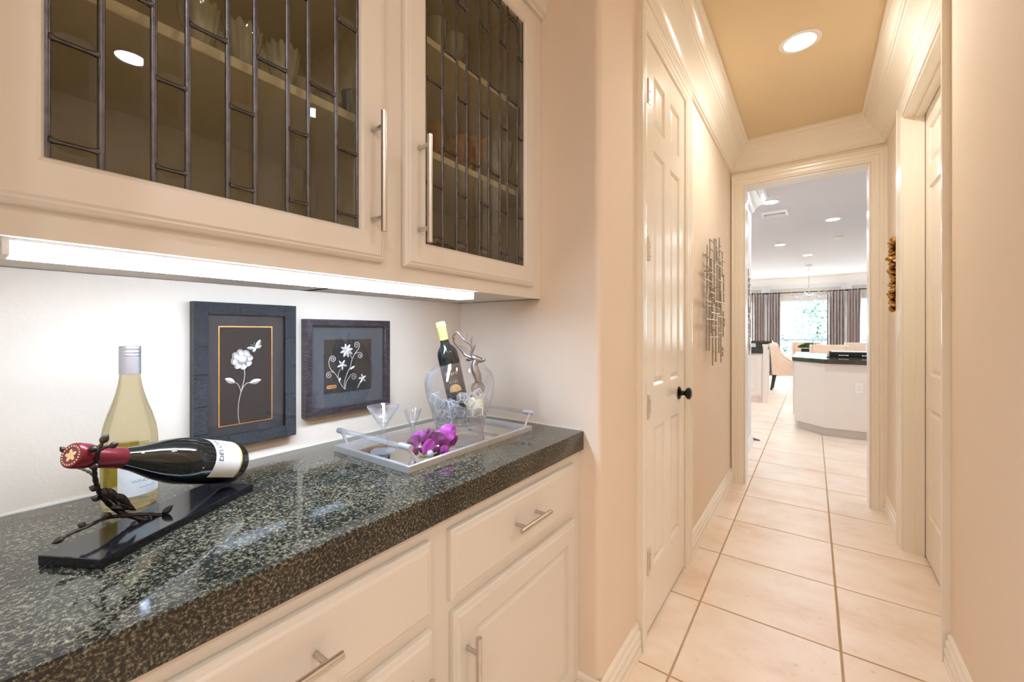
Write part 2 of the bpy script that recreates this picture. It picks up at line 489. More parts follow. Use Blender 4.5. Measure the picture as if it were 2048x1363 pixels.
b.box(XR, XR + 0.14, RY0, RY1, DZ, ZC)
b.box(XR + 0.14, 2.6, 1.36, 1.50, 0, ZC)
struct(b.build('wall_right', M['wall'], smooth=0.5))
OX0, OX1, OZ = -0.450, 0.325, 2.426         # doorway to the kitchen
b = MB()
b.box(-0.552, OX0, YE, 3.98, 0, ZC); b.box(OX1, XR, YE, 3.98, 0, ZC); b.box(OX0, OX1, YE, 3.98, OZ, ZC)
struct(b.build('wall_end', M['wall']))
b = MB(); b.box(-.95, -.70, DY0 - .1, DY1 + .1, 0, ZC); b.box(XR + .14, XR + .40, RY0 - .1, RY1 + .1, 0, ZC)  # solid blocks added behind both doors against light leaking under them
struct(b.build('door_light_block', M['wall']))
b = MB(); b.box(2.25, 2.39, -2.1, 1.36, 0, ZC); b.box(-1.36, 2.39, -2.24, -2.1, 0, ZC)
struct(b.build('wall_dining', M['wall']))
b = MB(); b.box(-1.36, 2.39, -2.24, 3.98, ZC, ZC + 0.1)
struct(b.build('ceiling', M['ceiling']))

# kitchen shell
KX0, KX1 = -3.2, 3.4
BAY = [(KX0, 12.9), (-2.45, 13.55), (-1.12, 14.10), (0.72, 14.10), (2.05, 13.50), (KX1, 12.9)]
b = MB(); b.box(KX0, KX1, 3.98, 14.6, ZC, ZC + 0.1)
struct(b.build('ceiling_kitchen', M['kceil']))
b = MB(); b.box(-0.70, XL, 3.98, 5.25, 0, ZC); b.box(KX0, -0.70, 5.11, 5.25, 0, ZC)
struct(b.build('wall_kitchen_left', M['kwall']))
b = MB(); b.box(XR + 0.14, KX1, 3.84, 3.98, 0, ZC); b.box(KX1, KX1 + 0.14, 3.84, 13.1, 0, ZC); b.box(KX0 - 0.14, KX0, 5.11, 13.1, 0, ZC)
struct(b.build('wall_kitchen_right', M['kwall']))

# floor: grout bed with single tiles
P = 0.508
fl = struct(MB().box(-3.4, 3.6, -2.24, 15.0, -0.10, -0.0022).build('floor', M['grout']))
tb = MB().rings((-P / 2 + .004, -P / 2 + .004, -0.0035), (1, 0, 0), (0, 1, 0), (0, 0, 1), P - .008, P - .008, [(0, 0), (0, .0022), (.002, .0035)])
tile0 = tb.build('tile', M['tile'], fl, local=True)
GX, GY = -0.42, 1.5400
first = True
rnd = random.Random(3)
rest = MB()
for i in range(-6, 9):
    for j in range(-7, 26):
        x = GX + (i + 0.5) * P; y = GY + (j + 0.5) * P
        near = (-2 <= i <= 3 and y < 3.9 and x > -0.7) or (-2 <= i <= 2 and 3.9 <= y < 12.5)
        if not near:
            if (y > 3.8) or x < 2.4:
                rest.rings((x - P / 2 + .004, y - P / 2 + .004, -0.0035), (1, 0, 0), (0, 1, 0), (0, 0, 1), P - .008, P - .008, [(0, 0), (.002, .0035)])
            continue
        t = tile0 if first else part_copy(tile0, fl)
        first = False
        t.location = (x, y, rnd.uniform(-0.0004, 0.0003)); t.rotation_euler = (rnd.uniform(-.0006, .0006), rnd.uniform(-.0006, .0006), 0)
o = rest.build('tile_field', M['tile'], fl, local=True); o['kind'] = 'stuff'

# crown mouldings
CROWN = [(0, 2.549), (.012, 2.549), (.014, 2.556), (.020, 2.558), (.022, 2.566), (.028, 2.572), (.032, 2.592), (.044, 2.610), (.064, 2.632), (.080, 2.644),
         (.086, 2.648), (.088, 2.656), (.096, 2.660), (.098, 2.668), (.104, 2.672), (.112, 2.690), (.122, 2.704), (.128, 2.708), (.130, 2.718), (.140, 2.722), (.145, 2.730), (.145, ZC), (0, ZC)]
struct(MB().sweep([(XL, 1.26, 0), (XL, YE, 0), (XR, YE, 0), (XR, 1.40, 0)], (0, 0, 1), CROWN).build('trim_1', M['trim'], smooth=0.45))
struct(MB().sweep([(XR + .01, 1.36, 0), (2.25, 1.36, 0), (2.25, -2.1, 0), (XL, -2.1, 0), (XL, NY0 - .05, 0)], (0, 0, 1), CROWN).build('trim_2', M['trim'], smooth=0.45))
KCROWN = [(a * 1.05, z) for a, z in CROWN]
struct(MB().sweep([(XL, 3.98, 0), (XL, 5.25, 0), (KX0, 5.25, 0), (KX0, 12.9, 0)] + [(x, y, 0) for x, y in BAY[1:]] + [(KX1, 3.98, 0)], (0, 0, 1), KCROWN).build('trim_3', M['ktrim'], smooth=0.45))
# baseboards
BASE = [(0, 0), (.020, 0), (.020, .018), (.017, .030), (.019, .036), (.019, .056), (.014, .062), (.017, .068), (.017, .086), (.010, .094), (.012, .100), (.010, .112), (.004, .118), (0, .118)]
def base(name, path, m='trim'):
    struct(MB().sweep([(x, y, 0) for x, y in path], (0, 0, 1), BASE).build(name, M[m], smooth=0.45))
base('baseboard_left', [(-0.64, NY1), (XL, NY1), (XL, DY0 - .10)])
base('baseboard_left_2', [(XL, DY1 + .10), (XL, YE - .022)])
base('baseboard_right', [(XR, YE - .022), (XR, RY1 + .10)])
base('baseboard_right_2', [(XR, RY0 - .10), (XR, 1.36), (2.25, 1.36), (2.25, -2.1)])
base('baseboard_kitchen', [(XL, 3.99), (XL, 5.25), (KX0, 5.25)], 'ktrim')
# casings
CAS = [(.005, 0), (.005, .006), (.008, .011), (.018, .013), (.022, .012), (.026, .015), (.046, .018), (.050, .014), (.056, .019), (.070, .021), (.074, .017), (.082, .023), (.092, .023), (.092, 0)]
struct(MB().sweep([(XL, DY0, 0), (XL, DY0, DZ), (XL, DY1, DZ), (XL, DY1, 0)], (1, 0, 0), CAS, sgn=-1).build('trim_4', M['trim'], smooth=0.4))
struct(MB().sweep([(XR, RY0, 0), (XR, RY0, DZ), (XR, RY1, DZ), (XR, RY1, 0)], (-1, 0, 0), CAS, sgn=1).build('trim_5', M['trim'], smooth=0.4))
struct(MB().sweep([(OX0, YE, 0), (OX0, YE, OZ), (OX1, YE, OZ), (OX1, YE, 0)], (0, -1, 0), CAS, sgn=-1).build('trim_6', M['trim'], smooth=0.4))
# jamb linings
b = MB(); b.box(OX0 - .001, OX0 + .006, YE - .004, 3.984, 0, OZ); b.box(OX1 - .006, OX1 + .001, YE - .004, 3.984, 0, OZ); b.box(OX0 + .006, OX1 - .006, YE - .004, 3.984, OZ - .006, OZ + .001)
struct(b.build('trim_7', M['ktrim']))
b = MB(); b.box(XR - .004, XR + .138, RY1 - .006, RY1 + .001, 0, DZ); b.box(XR - .004, XR + .138, RY0 - .001, RY0 + .006, 0, DZ); b.box(XR - .004, XR + .138, RY0 + .006, RY1 - .006, DZ - .006, DZ + .001)
b.box(XR + .045, XR + .082, RY1 - .018, RY1 - .006, 0, DZ - .006); b.box(XR + .045, XR + .082, RY0 + .006, RY0 + .018, 0, DZ - .006); b.box(XR + .045, XR + .082, RY0 + .018, RY1 - .018, DZ - .018, DZ - .006)
struct(b.build('trim_8', M['trim']))
b = MB(); b.box(-.69, XL + .002, DY0 - .001, DY0 + .004, 0, DZ); b.box(-.69, XL + .002, DY1 - .004, DY1 + .001, 0, DZ); b.box(-.69, XL + .002, DY0, DY1, DZ - .004, DZ + .001)
struct(b.build('trim_9', M['trim']))

# panel doors
def panel_door(name, O, U, N, w, h, holes, mat, thick=0.035):
    """six-panel slab: O bottom corner on the front face's back plane"""
    Wv = (0, 0, 1)
    b = MB(); b.rings(O, U, Wv, N, w, h, [(0, 0), (0, thick)], cap=False, back=True)
    b.holed(O, U, Wv, N, w, h, holes, thick)
    for q in holes:
        o2 = V(O) + V(U) * q[0] + V(Wv) * q[1]
        b.rings(o2, U, Wv, N, q[2] - q[0], q[3] - q[1], [(0, thick), (.004, thick - .003), (.012, thick - .011)])
    d = b.build(name, mat)
    for q in holes:
        o2 = V(O) + V(U) * q[0] + V(Wv) * q[1]
        MB().rings(o2, U, Wv, N, q[2] - q[0], q[3] - q[1], [(.0135, thick - .0115), (.016, thick - .009), (.036, thick - .0025), (.038, thick - .002)]).build('panel', mat, d)
    return d
def six(w, h):
    s, m = .094, .094
    a0, a1, b0, b1 = s, w / 2 - m / 2, w / 2 + m / 2, w - s
    rows = ((.235, .822), (.996, 2.000), (2.108, 2.318))
    return [(x0, z0, x1, z1) for z0, z1 in rows for x0, x1 in ((a0, a1), (b0, b1))]
dw = DY1 - DY0 - .014
d1 = struct(panel_door('door_1', (-0.583, DY0 + .007, .012), (0, 1, 0), (1, 0, 0), dw, 2.434, six(dw, 2.434), M['trim']))
for zc in (2.226, 1.580, .932, .294):
    b = MB()
    hx = XL + .0045
    b.tube([(hx + .002, DY0 + .016, zc - .045), (hx + .002, DY0 + .016, zc + .045)], .0062, 10)
    b.box(hx - .001, hx + .0025, DY0 + .018, DY0 + .052, zc - .045, zc + .045)
    for dz in (-.047, .045): b.ball((hx + .002, DY0 + .016, zc + dz + .001), .0055)
    b.box(hx + .002, hx + .006, DY0 + .028, DY0 + .046, zc - .030, zc - .006); b.box(hx + .002, hx + .006, DY0 + .028, DY0 + .046, zc + .006, zc + .030)
    b.build('hinge', M['hinge'], d1, smooth=0.6)
k = MB().lathe([(0, 0), (.033, 0), (.033, .004), (.026, .009), (.013, .013), (.011, .025), (.014, .031), (.025, .037), (.030, .045), (.029, .053), (.020, .059), (0, .061)], 28,
               frame_mat((XL + .0040, 2.185, .932), (1, 0, 0), (0, 1, 0)))
k.build('door_knob', M['bronze'], d1, smooth=0.8)
dw2 = RY1 - RY0 - .016
d2 = struct(panel_door('door_2', (XR + .120, RY1 - .008, .012), (0, -1, 0), (-1, 0, 0), dw2, 2.434, six(dw2, 2.434), M['trim']))
d2.location.x = 0.0

# ------------------------------------------------------------------ recessed lights
lens_hall = lamp_mat('warm_lamp_hall', *CAN_HALL)
lens_dining = lamp_mat('warm_lamp_dining', *CAN_DINING)
lens_kitchen = lamp_mat('white_lamp_kitchen', *CAN_KITCHEN)
def can(x, y, mat, label, r=.092, group=None):
    t = thing('ceiling_light', label, 'ceiling light', (x, y, ZC), group=group)
    MB().lathe([(r * .70, -.0005), (r, -.0005), (r, -.004), (r * .93, -.007), (r * .76, -.007), (r * .72, -.002)], 40, closed=True).build('trim_ring', M['ktrim'], t, smooth=0.8, local=True)
    MB().lathe([(0, -.0045), (r * .40, -.005), (r * .66, -.004), (r * .70, -.001)], 40).build('lens', mat, t, smooth=0.9, local=True)
    return t
can(-.055, 2.607, lens_hall, 'round recessed light glowing in the tan hallway ceiling')
can(1.50, .60, lens_dining, 'recessed light in the room across from the cabinets, seen only as a reflection')
can(.25, -.90, lens_dining, 'unseen recessed light added behind the viewpoint to even out the hallway')  # added lamp out of view, fills the hall evenly
can(1.50, -1.10, lens_dining, 'unseen recessed light added as fill at the back of the side room')  # second added fill lamp, also out of view
for x, y, lb in ((-.395, 5.635, 'recessed light beside the white crown moulding just inside the kitchen'),
                 (.216, 6.99, 'recessed light over the island, right of the ceiling vent'),
                 (-.461, 8.50, 'recessed light at the left of the kitchen ceiling, beyond the vent'),
                 (-.079, 9.957, 'recessed light in mid kitchen ceiling before the chandelier'),
                 (-.081, 12.75, 'recessed light nearest the bay windows, behind the chandelier rod')):
    can(x, y, lens_kitchen, lb)
for x, y in ((1.5, 5.6), (2.0, 8.3), (-2.0, 8.0), (1.9, 11.0), (-1.9, 11.4)):  # extra lamps out of view, added to brighten the kitchen
    can(x, y, lens_kitchen, 'unseen recessed light added beside the doorway to brighten the kitchen', group='added kitchen fill lights')

# ------------------------------------------------------------------ upper cabinet
UX = -0.7775
t = thing('upper_cabinet', 'cream upper cabinet with two leaded glass doors above the granite counter', 'cabinet', (NB, NY0, 1.355))
UY0, UY1, UZ0, UZ1 = NY0 + .001, NY1 - .001, 1.355, 2.40
G1 = (.0716, .5074, 1.4555, 2.250); G2 = (.690, 1.1135, 1.4555, 2.250)
b = MB()
b.box(NB + .001, UX, UY0, UY1, UZ0, UZ0 + .020)
b.box(NB + .001, UX, UY0, UY1, UZ1 - .02, UZ1)
b.box(NB + .001, NB + .010, UY0, UY1, UZ0, UZ1)
b.box(NB + .001, UX, UY0, UY0 + .018, UZ0, UZ1); b.box(NB + .001, UX, UY1 - .018, UY1, UZ0, UZ1)
b.box(NB + .001, UX - .02, .589, .607, UZ0, UZ1)
b.build('carcass', M['cab'], t)
b = MB(); b.holed((UX, UY0, UZ0), (0, 1, 0), (0, 0, 1), (1, 0, 0), UY1 - UY0, UZ1 - UZ0,
        [(.060 - UY0, .085, .520 - UY0, .96), (.678 - UY0, .085, 1.130 - UY0, .96)], .0005)
b.build('face_frame', M['cab'], t)
for z in (1.692, 1.982):
    MB().box(NB + .011, -.800, UY0 + .019, UY1 - .019, z, z + .018).build('shelf', M['cab'], t, bevel=.001, seg=1)
ct = MB().sweep([(UX - .0, UY0, 0), (UX - .0, UY1, 0)], (0, 0, 1), [(0, 2.335), (.012, 2.335), (.014, 2.345), (.024, 2.350), (.030, 2.372), (.055, 2.400), (.062, 2.404), (.062, 2.425), (0, 2.425)])
ct.build('crown', M['cab'], t, smooth=0.5)
FPROF = [(0, 0), (0, .011), (.003, .016), (.008, .0195), (.050, .0195), (.0535, .0165), (.0565, .0165), (.062, .012), (.0635, .008), (.0635, 0)]
def glass_door(G, ys, odd_first, hy, hpost, door_label):
    y0, y1, z0, z1 = G
    d = MB().sweep([(UX + .001, y0, z0), (UX + .001, y0, z1), (UX + .001, y1, z1), (UX + .001, y1, z0)], (1, 0, 0), FPROF, closed=True, sgn=-1).build('glass_door', M['cab'], t, smooth=0.35, label=door_label)
    XGp = UX + .0095
    # vertical cames
    for i, y in enumerate(ys):
        MB().tube([(XGp, y, z0 - .004), (XGp, y, z1 + .004)], .0042, 8, flat=.75).build('came', M['lead'], d, smooth=0.9)
    odd = [1.4785, 1.6068, 1.8637, 2.1205]; even = [1.7085, 1.9655, 2.2225]
    for i in range(len(ys) - 1):
        lv = odd if (i % 2 == 0) == odd_first else even
        edges = [z0 - .004] + lv + [z1 + .004]
        for z in lv:
            a, c = ys[i] + .002, ys[i + 1] - .002
            # solder fillets at both ends
            MB().tube([(XGp, a, z + .0006), (XGp, a + .004, z + .0002), (XGp, a + .009, z), (XGp, c - .009, z), (XGp, c - .004, z + .0002), (XGp, c, z + .0006)], [.0062, .0046, .0036, .0036, .0046, .0062], 8, flat=.8).build('came', M['lead'], d, smooth=0.9)
        for za, zb in zip(edges[:-1], edges[1:]):
            MB().rings((XGp - .003, ys[i] + .001, za + .001), (0, 1, 0), (0, 0, 1), (1, 0, 0), ys[i + 1] - ys[i] - .002, zb - za - .002,
                       [(0, .0035), (.011, .0058)]).build('pane', M['pane'], d)
    b = MB()
    b.tube([(-.720, hy, 1.4485), (-.720, hy, 1.6985)], .0062, 14)
    for z in hpost: b.tube([(UX + .020, hy, z), (-.7215, hy, z)], .0052, 12)
    b.build('bar_handle', M['steel'], d, smooth=0.9)
    return d
glass_door(G1, [.0735, .1225, .1768, .2170, .2703, .3108, .3646, .4027, .4581, .5060], True, .5366, (1.668, 1.478), None)
glass_door(G2, [.6935, .7508, .8034, .8428, .8970, .9377, .9915, 1.0288, 1.0826, 1.1120], True, .6640, (1.676, 1.482), None)

# light under the cabinet
t = thing('undercabinet_light', 'long glowing white tube light under the cream cabinet', 'light', (-.82, .47, 1.355))
led = lamp_mat('cool_white_tube', *LED)
MB().box(-.853, -.790, .040, .900, 1.3515, 1.3549).build('housing', M['ktrim'], t)
MB().box(-.850, -.792, .046, .896, 1.3345, 1.3515).build('diffuser', led, t, bevel=.002)
for y0, y1 in ((.040, .046), (.896, .8985)): MB().box(-.852, -.790, y0, y1, 1.334, 1.3515).build('end_cap', M['ktrim'], t)

# ------------------------------------------------------------------ base cabinet and worktop
BX = -.628
t = thing('base_cabinet', 'cream base cabinet with slab drawers over raised panel doors', 'cabinet', (NB, NY0, 0))
b = MB(); b.box(NB + .001, BX, NY0 + .001, NY1 - .001, .10, .8525); b.box(NB + .001, BX - .07, NY0 + .001, NY1 - .001, 0, .10)
b.build('carcass', M['cab'], t)
DPROF = [(0, 0), (0, .011), (.002, .0135), (.010, .0150), (.0135, .0178), (.0155, .0185)]
def bar(parent, a, c, p1, p2, n=(1, 0, 0), L=.034):
    b = MB(); a = V(a); c = V(c); n = V(n); d = (c - a)
    b.tube([a, c], .0062, 14)
    for p in (p1, p2):
        q = a + d * p; b.tube([q - n * L, q - n * .0015], .0050, 12)
    b.build('bar_handle', M['steel'], parent, smooth=0.9)
for y0, y1 in ((.006, .571), (.6265, 1.181)):
    d = MB().rings((BX + .0005, y0, .6725), (0, 1, 0), (0, 0, 1), (1, 0, 0), y1 - y0, .1495, DPROF, back=True).build('drawer', M['cab'], t)
    yc = (y0 + y1) / 2 - .004
    bar(d, (-.575, yc - .070, .752), (-.575, yc + .070, .752), .17, .83)
for y0, y1, hy in ((.006, .5735, .536), (.6335, 1.1855, .6705)):
    h_, w_ = .643 - .125, y1 - y0
    b = MB(); b.rings((BX + .0005, y0, .125), (0, 1, 0), (0, 0, 1), (1, 0, 0), w_, h_, DPROF[:-1] + [(.0155, .0185)], cap=False, back=True)
    q = (.062, .062, w_ - .052, h_ - .060)
    b.holed((BX + .0005, y0 + .0155, .125 + .0155), (0, 1, 0), (0, 0, 1), (1, 0, 0), w_ - .031, h_ - .031, [(q[0] - .0155, q[1] - .0155, q[2] - .0155, q[3] - .0155)], .0185)
    b.rings((BX + .0005, y0 + q[0], .125 + q[1]), (0, 1, 0), (0, 0, 1), (1, 0, 0), q[2] - q[0], q[3] - q[1], [(0, .0185), (.002, .009), (.010, .0075)])
    d = b.build('cabinet_door', M['cab'], t)
    MB().rings((BX + .0005, y0 + q[0], .125 + q[1]), (0, 1, 0), (0, 0, 1), (1, 0, 0), q[2] - q[0], q[3] - q[1], [(.0095, .006), (.0100, .0082), (.024, .0165), (.026, .0172)]).build('panel', M['cab'], d)
    bar(d, (-.575, hy, .375), (-.575, hy, .588), .17, .83)
b = MB(); b.box(NB + .0005, -.609, NY0 + .0005, NY1 - .0005, .853, .914)
tag(b.build('granite_worktop', M['granite'], bevel=.004, seg=3, smooth=0.6), 'dark speckled polished granite worktop over the cream base cabinet', 'countertop')
struct(MB().box(NB, NB + .004, NY0, NY1, .914, .917).build('trim_10', M['trim']))
struct(MB().box(NB, -.620, NY1 - .004, NY1, .914, .917).build('trim_11', M['trim']))

# ------------------------------------------------------------------ pictures on the niche wall
def wire(b, pts, r, n=6, seg=6):
    b.tube(fillet(pts, n), r, seg)
def leaf(b, base, tip, wdt, lift=.001, X=0):
    """small pointed filigree leaf in the picture plane (y, z)"""
    b0, t0 = V(base), V(tip); d = t0 - b0; nrm = V((0, -d.z, d.y)).normalized()
    m = []
    for k in range(7):
        s = k / 6; ww = wdt * math.sin(math.pi * min(1, s * 1.0)) ** .8
        m.append((b0 + d * s + nrm * ww, b0 + d * s - nrm * ww, b0 + d * s + V((lift * math.sin(math.pi * s), 0, 0))))
    for a, c in zip(m[:-1], m[1:]):
        b.poly([a[0], c[0], c[2], a[2]]); b.poly([a[2], c[2], c[1], a[1]])
silver = pm('silver_filigree', (0.80, 0.79, 0.76, 1), 0.35, 0.6, bump=(900, 0.6, 0.0006), var=(200, 0.15))
mat_grey = pm('dark_grey_mount', (0.030, 0.031, 0.036, 1), 0.8, var=(300, 0.15))
mat_lgrey = pm('mid_grey_linen_mount', (0.075, 0.082, 0.092, 1), 0.8, var=(400, 0.15))
mat_black = pm('black_velvet_panel', (0.012, 0.010, 0.010, 1), 0.85, var=(300, 0.15))
mat_brown = pm('dark_brown_panel', (0.022, 0.016, 0.011, 1), 0.8, var=(300, 0.15))
gold_line = pm('copper_gold_line', (0.85, 0.40, 0.11, 1), 0.35, 0.5, var=(60, 0.1))
brickframe = pm('black_hammered_frame', (0.022, 0.023, 0.030, 1), 0.30, spec=0.9, bump=(380, 1.0, 0.006), var=(380, 0.6))
frameside = pm('black_frame_side', (0.02, 0.02, 0.022, 1), 0.5, bump=(200, 0.4, 0.001), var=(60, 0.2))

FY0, FY1, FZ0, FZ1, FX = .3306, .5602, .9615, 1.3092, -1.1340
t = thing('picture_frame', 'taller framed silver flower with butterfly in black blocky frame', 'picture', (NB, (FY0 + FY1) / 2, FZ0))
IY0, IY1, IZ0, IZ1 = .3600, .5334, .9893, 1.2812
b = MB().sweep([(NB + .0005, IY0, IZ0), (NB + .0005, IY0, IZ1), (NB + .0005, IY1, IZ1), (NB + .0005, IY1, IZ0)], (1, 0, 0), [(0, 0), (0, .0215), (.0287, .0230), (.0287, 0)], closed=True, sgn=-1)
b.build('frame', frameside, t)
def blockrow(fixed, lo, hi, cuts, vertical):
    cs = [lo] + [c for c in cuts if lo < c < hi] + [hi]
    for a, c in zip(cs[:-1], cs[1:]):
        if vertical: b2 = MB().rings((NB + .0215, fixed[0], a + .0005), (0, 1, 0), (0, 0, 1), (1, 0, 0), fixed[1] - fixed[0], c - a - .001, [(0, 0), (0, .0035), (.0008, .0045)])
        else: b2 = MB().rings((NB + .0215, a + .0005, fixed[0]), (0, 1, 0), (0, 0, 1), (1, 0, 0), c - a - .001, fixed[1] - fixed[0], [(0, 0), (0, .0035), (.0008, .0045)])
        b2.build('frame_block', brickframe, t)
blockrow((FY0, IY0), FZ0, FZ1, [1.002, 1.066, 1.140, 1.205, 1.274], True)
blockrow((IY1, FY1), FZ0, FZ1, [1.010, 1.074, 1.148, 1.222, 1.290], True)
blockrow((IZ1, FZ1), IY0, IY1, [.425, .490], False)
blockrow((FZ0, IZ0), IY0, IY1, [.400, .470], False)
MB().box(NB + .001, NB + .012, IY0, IY1, IZ0, IZ1).build('mount', mat_grey, t)
AY0, AY1, AZ0, AZ1 = .3836, .5055, 1.0112, 1.2538
MB().box(NB + .012, NB + .0135, AY0, AY1, AZ0, AZ1).build('gold_border', gold_line, t)
MB().box(NB + .0135, NB + .0145, AY0 + .0028, AY1 - .0028, AZ0 + .0028, AZ1 - .0028).build('velvet_panel', mat_black, t)
xs = NB + .0155
b = MB()
def q3(y, z): return V((xs, y, z))
wire(b, [q3(.4274, 1.015), q3(.4249, 1.0356), q3(.4262, 1.066), q3(.4312, 1.091), q3(.4380, 1.120), q3(.4395, 1.138), q3(.4370, 1.153)], .0010)
wire(b, [q3(.4310, 1.089), q3(.4290, 1.100), q3(.4235, 1.112), q3(.4187, 1.115)], .0009)
wire(b, [q3(.4315, 1.091), q3(.4370, 1.104), q3(.4440, 1.111), q3(.4516, 1.1125)], .0009)
b.build('stem', silver, t, smooth=1.0)
for a, c in ((q3(.4187, 1.115), q3(.3965, 1.127)), (q3(.4500, 1.111), q3(.4775, 1.117))):
    b = MB(); leaf(b, a, c, .0062, .002); b.build('leaf', silver, t)
fc = q3(.4328, 1.1715)
for k in range(8):
    a = 2 * math.pi * k / 8 + .2; c = fc + V((0, math.cos(a) * .0165, math.sin(a) * .0165))
    b = MB()
    for rr, h in ((.0085, .0005), (.0055, .0030)):
        ring = [c + V((h, rr * math.cos(2 * math.pi * m / 12) * (.9 + .12 * math.cos(6 * math.pi * m / 12)), rr * math.sin(2 * math.pi * m / 12))) for m in range(12)]
        b.tube(ring + [ring[0]], .0009, 5)
        b.poly([p + V((-.0003, 0, 0)) for p in ring])
    b.build('petal', silver, t)
b = MB(); b.ball(fc + V((.003, 0, 0)), .003, .010, .010); b.build('flower_centre', silver, t)
b = MB()
bc = q3(.4650, 1.1975)
leaf(b, bc, q3(.4760, 1.2205), .0048, .002); leaf(b, bc, q3(.4785, 1.2050), .0042, .002); leaf(b, bc, q3(.4440, 1.1995), .0042, .002); leaf(b, bc, q3(.4580, 1.1885), .0035, .002)
b.tube([bc + V((0, -.002, -.002)), bc + V((.001, .004, .004))], .0012, 6)
wire(b, [bc, q3(.4590, 1.2060), q3(.4525, 1.2065)], .0005); wire(b, [bc, q3(.4620, 1.2110), q3(.4600, 1.2120)], .0005)
b.build('butterfly', silver, t)
MB().box(NB + .0190, NB + .0198, IY0 - .001, IY1 + .001, IZ0 - .001, IZ1 + .001).build('glass', M['picglass'], t)

GY0, GY1, GZ0, GZ1 = .5880, .8705, 1.0000, 1.2745
t = thing('picture_frame', 'squarer framed silver flower sprig in brown-black woven frame', 'picture', (NB, (GY0 + GY1) / 2, GZ0))
HY0, HY1, HZ0, HZ1 = .6080, .8495, 1.0190, 1.2555
b = MB().sweep([(NB + .0005, HY0, HZ0), (NB + .0005, HY0, HZ1), (NB + .0005, HY1, HZ1), (NB + .0005, HY1, HZ0)], (1, 0, 0),
    [(0, 0), (0, .0225), (.003, .0265), (.0175, .0275), (.0202, .0245), (.0202, 0)], closed=True, sgn=-1)
b.build('woven_frame', weave_mat(), t)
MB().box(NB + .001, NB + .012, HY0, HY1, HZ0, HZ1).build('mount', mat_lgrey, t)
MB().box(NB + .012, NB + .0130, .6480, .8060, 1.0580, 1.2168).build('brown_panel', mat_brown, t)
xs = NB + .0142
b = MB()
def spiral(c, r0, turns, a0, sgn=1, n=26):
    return [q3(c[0] + r0 * (1 - k / n * .85) * math.cos(a0 + sgn * 2 * math.pi * turns * k / n), c[1] + r0 * (1 - k / n * .85) * math.sin(a0 + sgn * 2 * math.pi * turns * k / n)) for k in range(n + 1)]
b.tube(fillet([q3(.7130, 1.066), q3(.7110, 1.085), q3(.7190, 1.110), q3(.7310, 1.133), q3(.7370, 1.155), q3(.7480, 1.174), q3(.7600, 1.188)], 4) + spiral((.7525, 1.1985), .0112, 1.7, -.7), .0011, 6)
b.tube(fillet([q3(.7480, 1.172), q3(.7560, 1.1760)], 3) + spiral((.7640, 1.1655), .0100, 1.6, 2.0, -1), .0010, 6)
b.tube(fillet([q3(.7370, 1.150), q3(.7360, 1.160), q3(.7300, 1.170)], 4), .0010, 6)
b.tube(fillet([q3(.7125, 1.066), q3(.7000, 1.082), q3(.6900, 1.103), q3(.6780, 1.119), q3(.6660, 1.132), q3(.6615, 1.149), q3(.6640, 1.160)], 4) + spiral((.6740, 1.1590), .0105, 1.7, 2.9, -1), .0011, 6)
b.tube(fillet([q3(.6780, 1.119), q3(.6690, 1.1230)], 3) + spiral((.6625, 1.1125), .0100, 1.6, 1.2, 1), .0010, 6)
b.tube(fillet([q3(.6910, 1.103), q3(.6925, 1.117), q3(.6980, 1.128)], 4), .0010, 6)
b.tube(fillet([q3(.7135, 1.066), q3(.7170, 1.086), q3(.7250, 1.098), q3(.7330, 1.1085)], 4) + spiral((.7420, 1.1010), .0105, 1.6, 2.2, -1), .0010, 6)
b.tube(fillet([q3(.7560, 1.066), q3(.7640, 1.080), q3(.7700, 1.090)], 4), .0009, 6)
b.build('stem', silver, t, smooth=1.0)
for c, r, n, a0 in (((.7195, 1.1825), .0225, 8, .25), ((.7040, 1.1405), .0170, 5, 1.0), ((.7735, 1.0935), .0150, 5, .5)):
    for k in range(n):
        a = a0 + 2 * math.pi * k / n
        b = MB(); leaf(b, q3(*c), q3(c[0] + r * math.cos(a), c[1] + r * math.sin(a)), r * .20, .002); b.build('petal', silver, t)
for a, c in ((q3(.7300, 1.124), q3(.7470, 1.1345)), (q3(.6935, 1.0890), q3(.6985, 1.1030))):
    b = MB(); leaf(b, a, c, .0036, .002); b.build('leaf', silver, t)
b = MB(); pl = [(.6545 + .005, 1.0765)]
ring = [q3(.6700 + (.0105 + .0058 * math.cos(a)) * (1 if math.cos(a) >= 0 else -1) - (0 if math.cos(a) >= 0 else .0) if False else .6700 + (.0105 if math.cos(a) >= 0 else -.0105) + .0055 * math.cos(a), 1.0775 + .0055 * math.sin(a)) for a in [2 * math.pi * k / 20 for k in range(20)]]
b.poly([p + V((.0002, 0, 0)) for p in ring]); pq = b.build('plaque', gold_line, t)
b = MB(); b.text('Traditional', .0058, lambda x, y: V((xs + .0006, .6700 + x, 1.0775 + y))); b.build('plaque_lettering', M['blackmat'], pq)
MB().box(NB + .0200, NB + .0208, HY0 - .001, HY1 + .001, HZ0 - .001, HZ1 + .001).build('glass', M['picglass'], t)

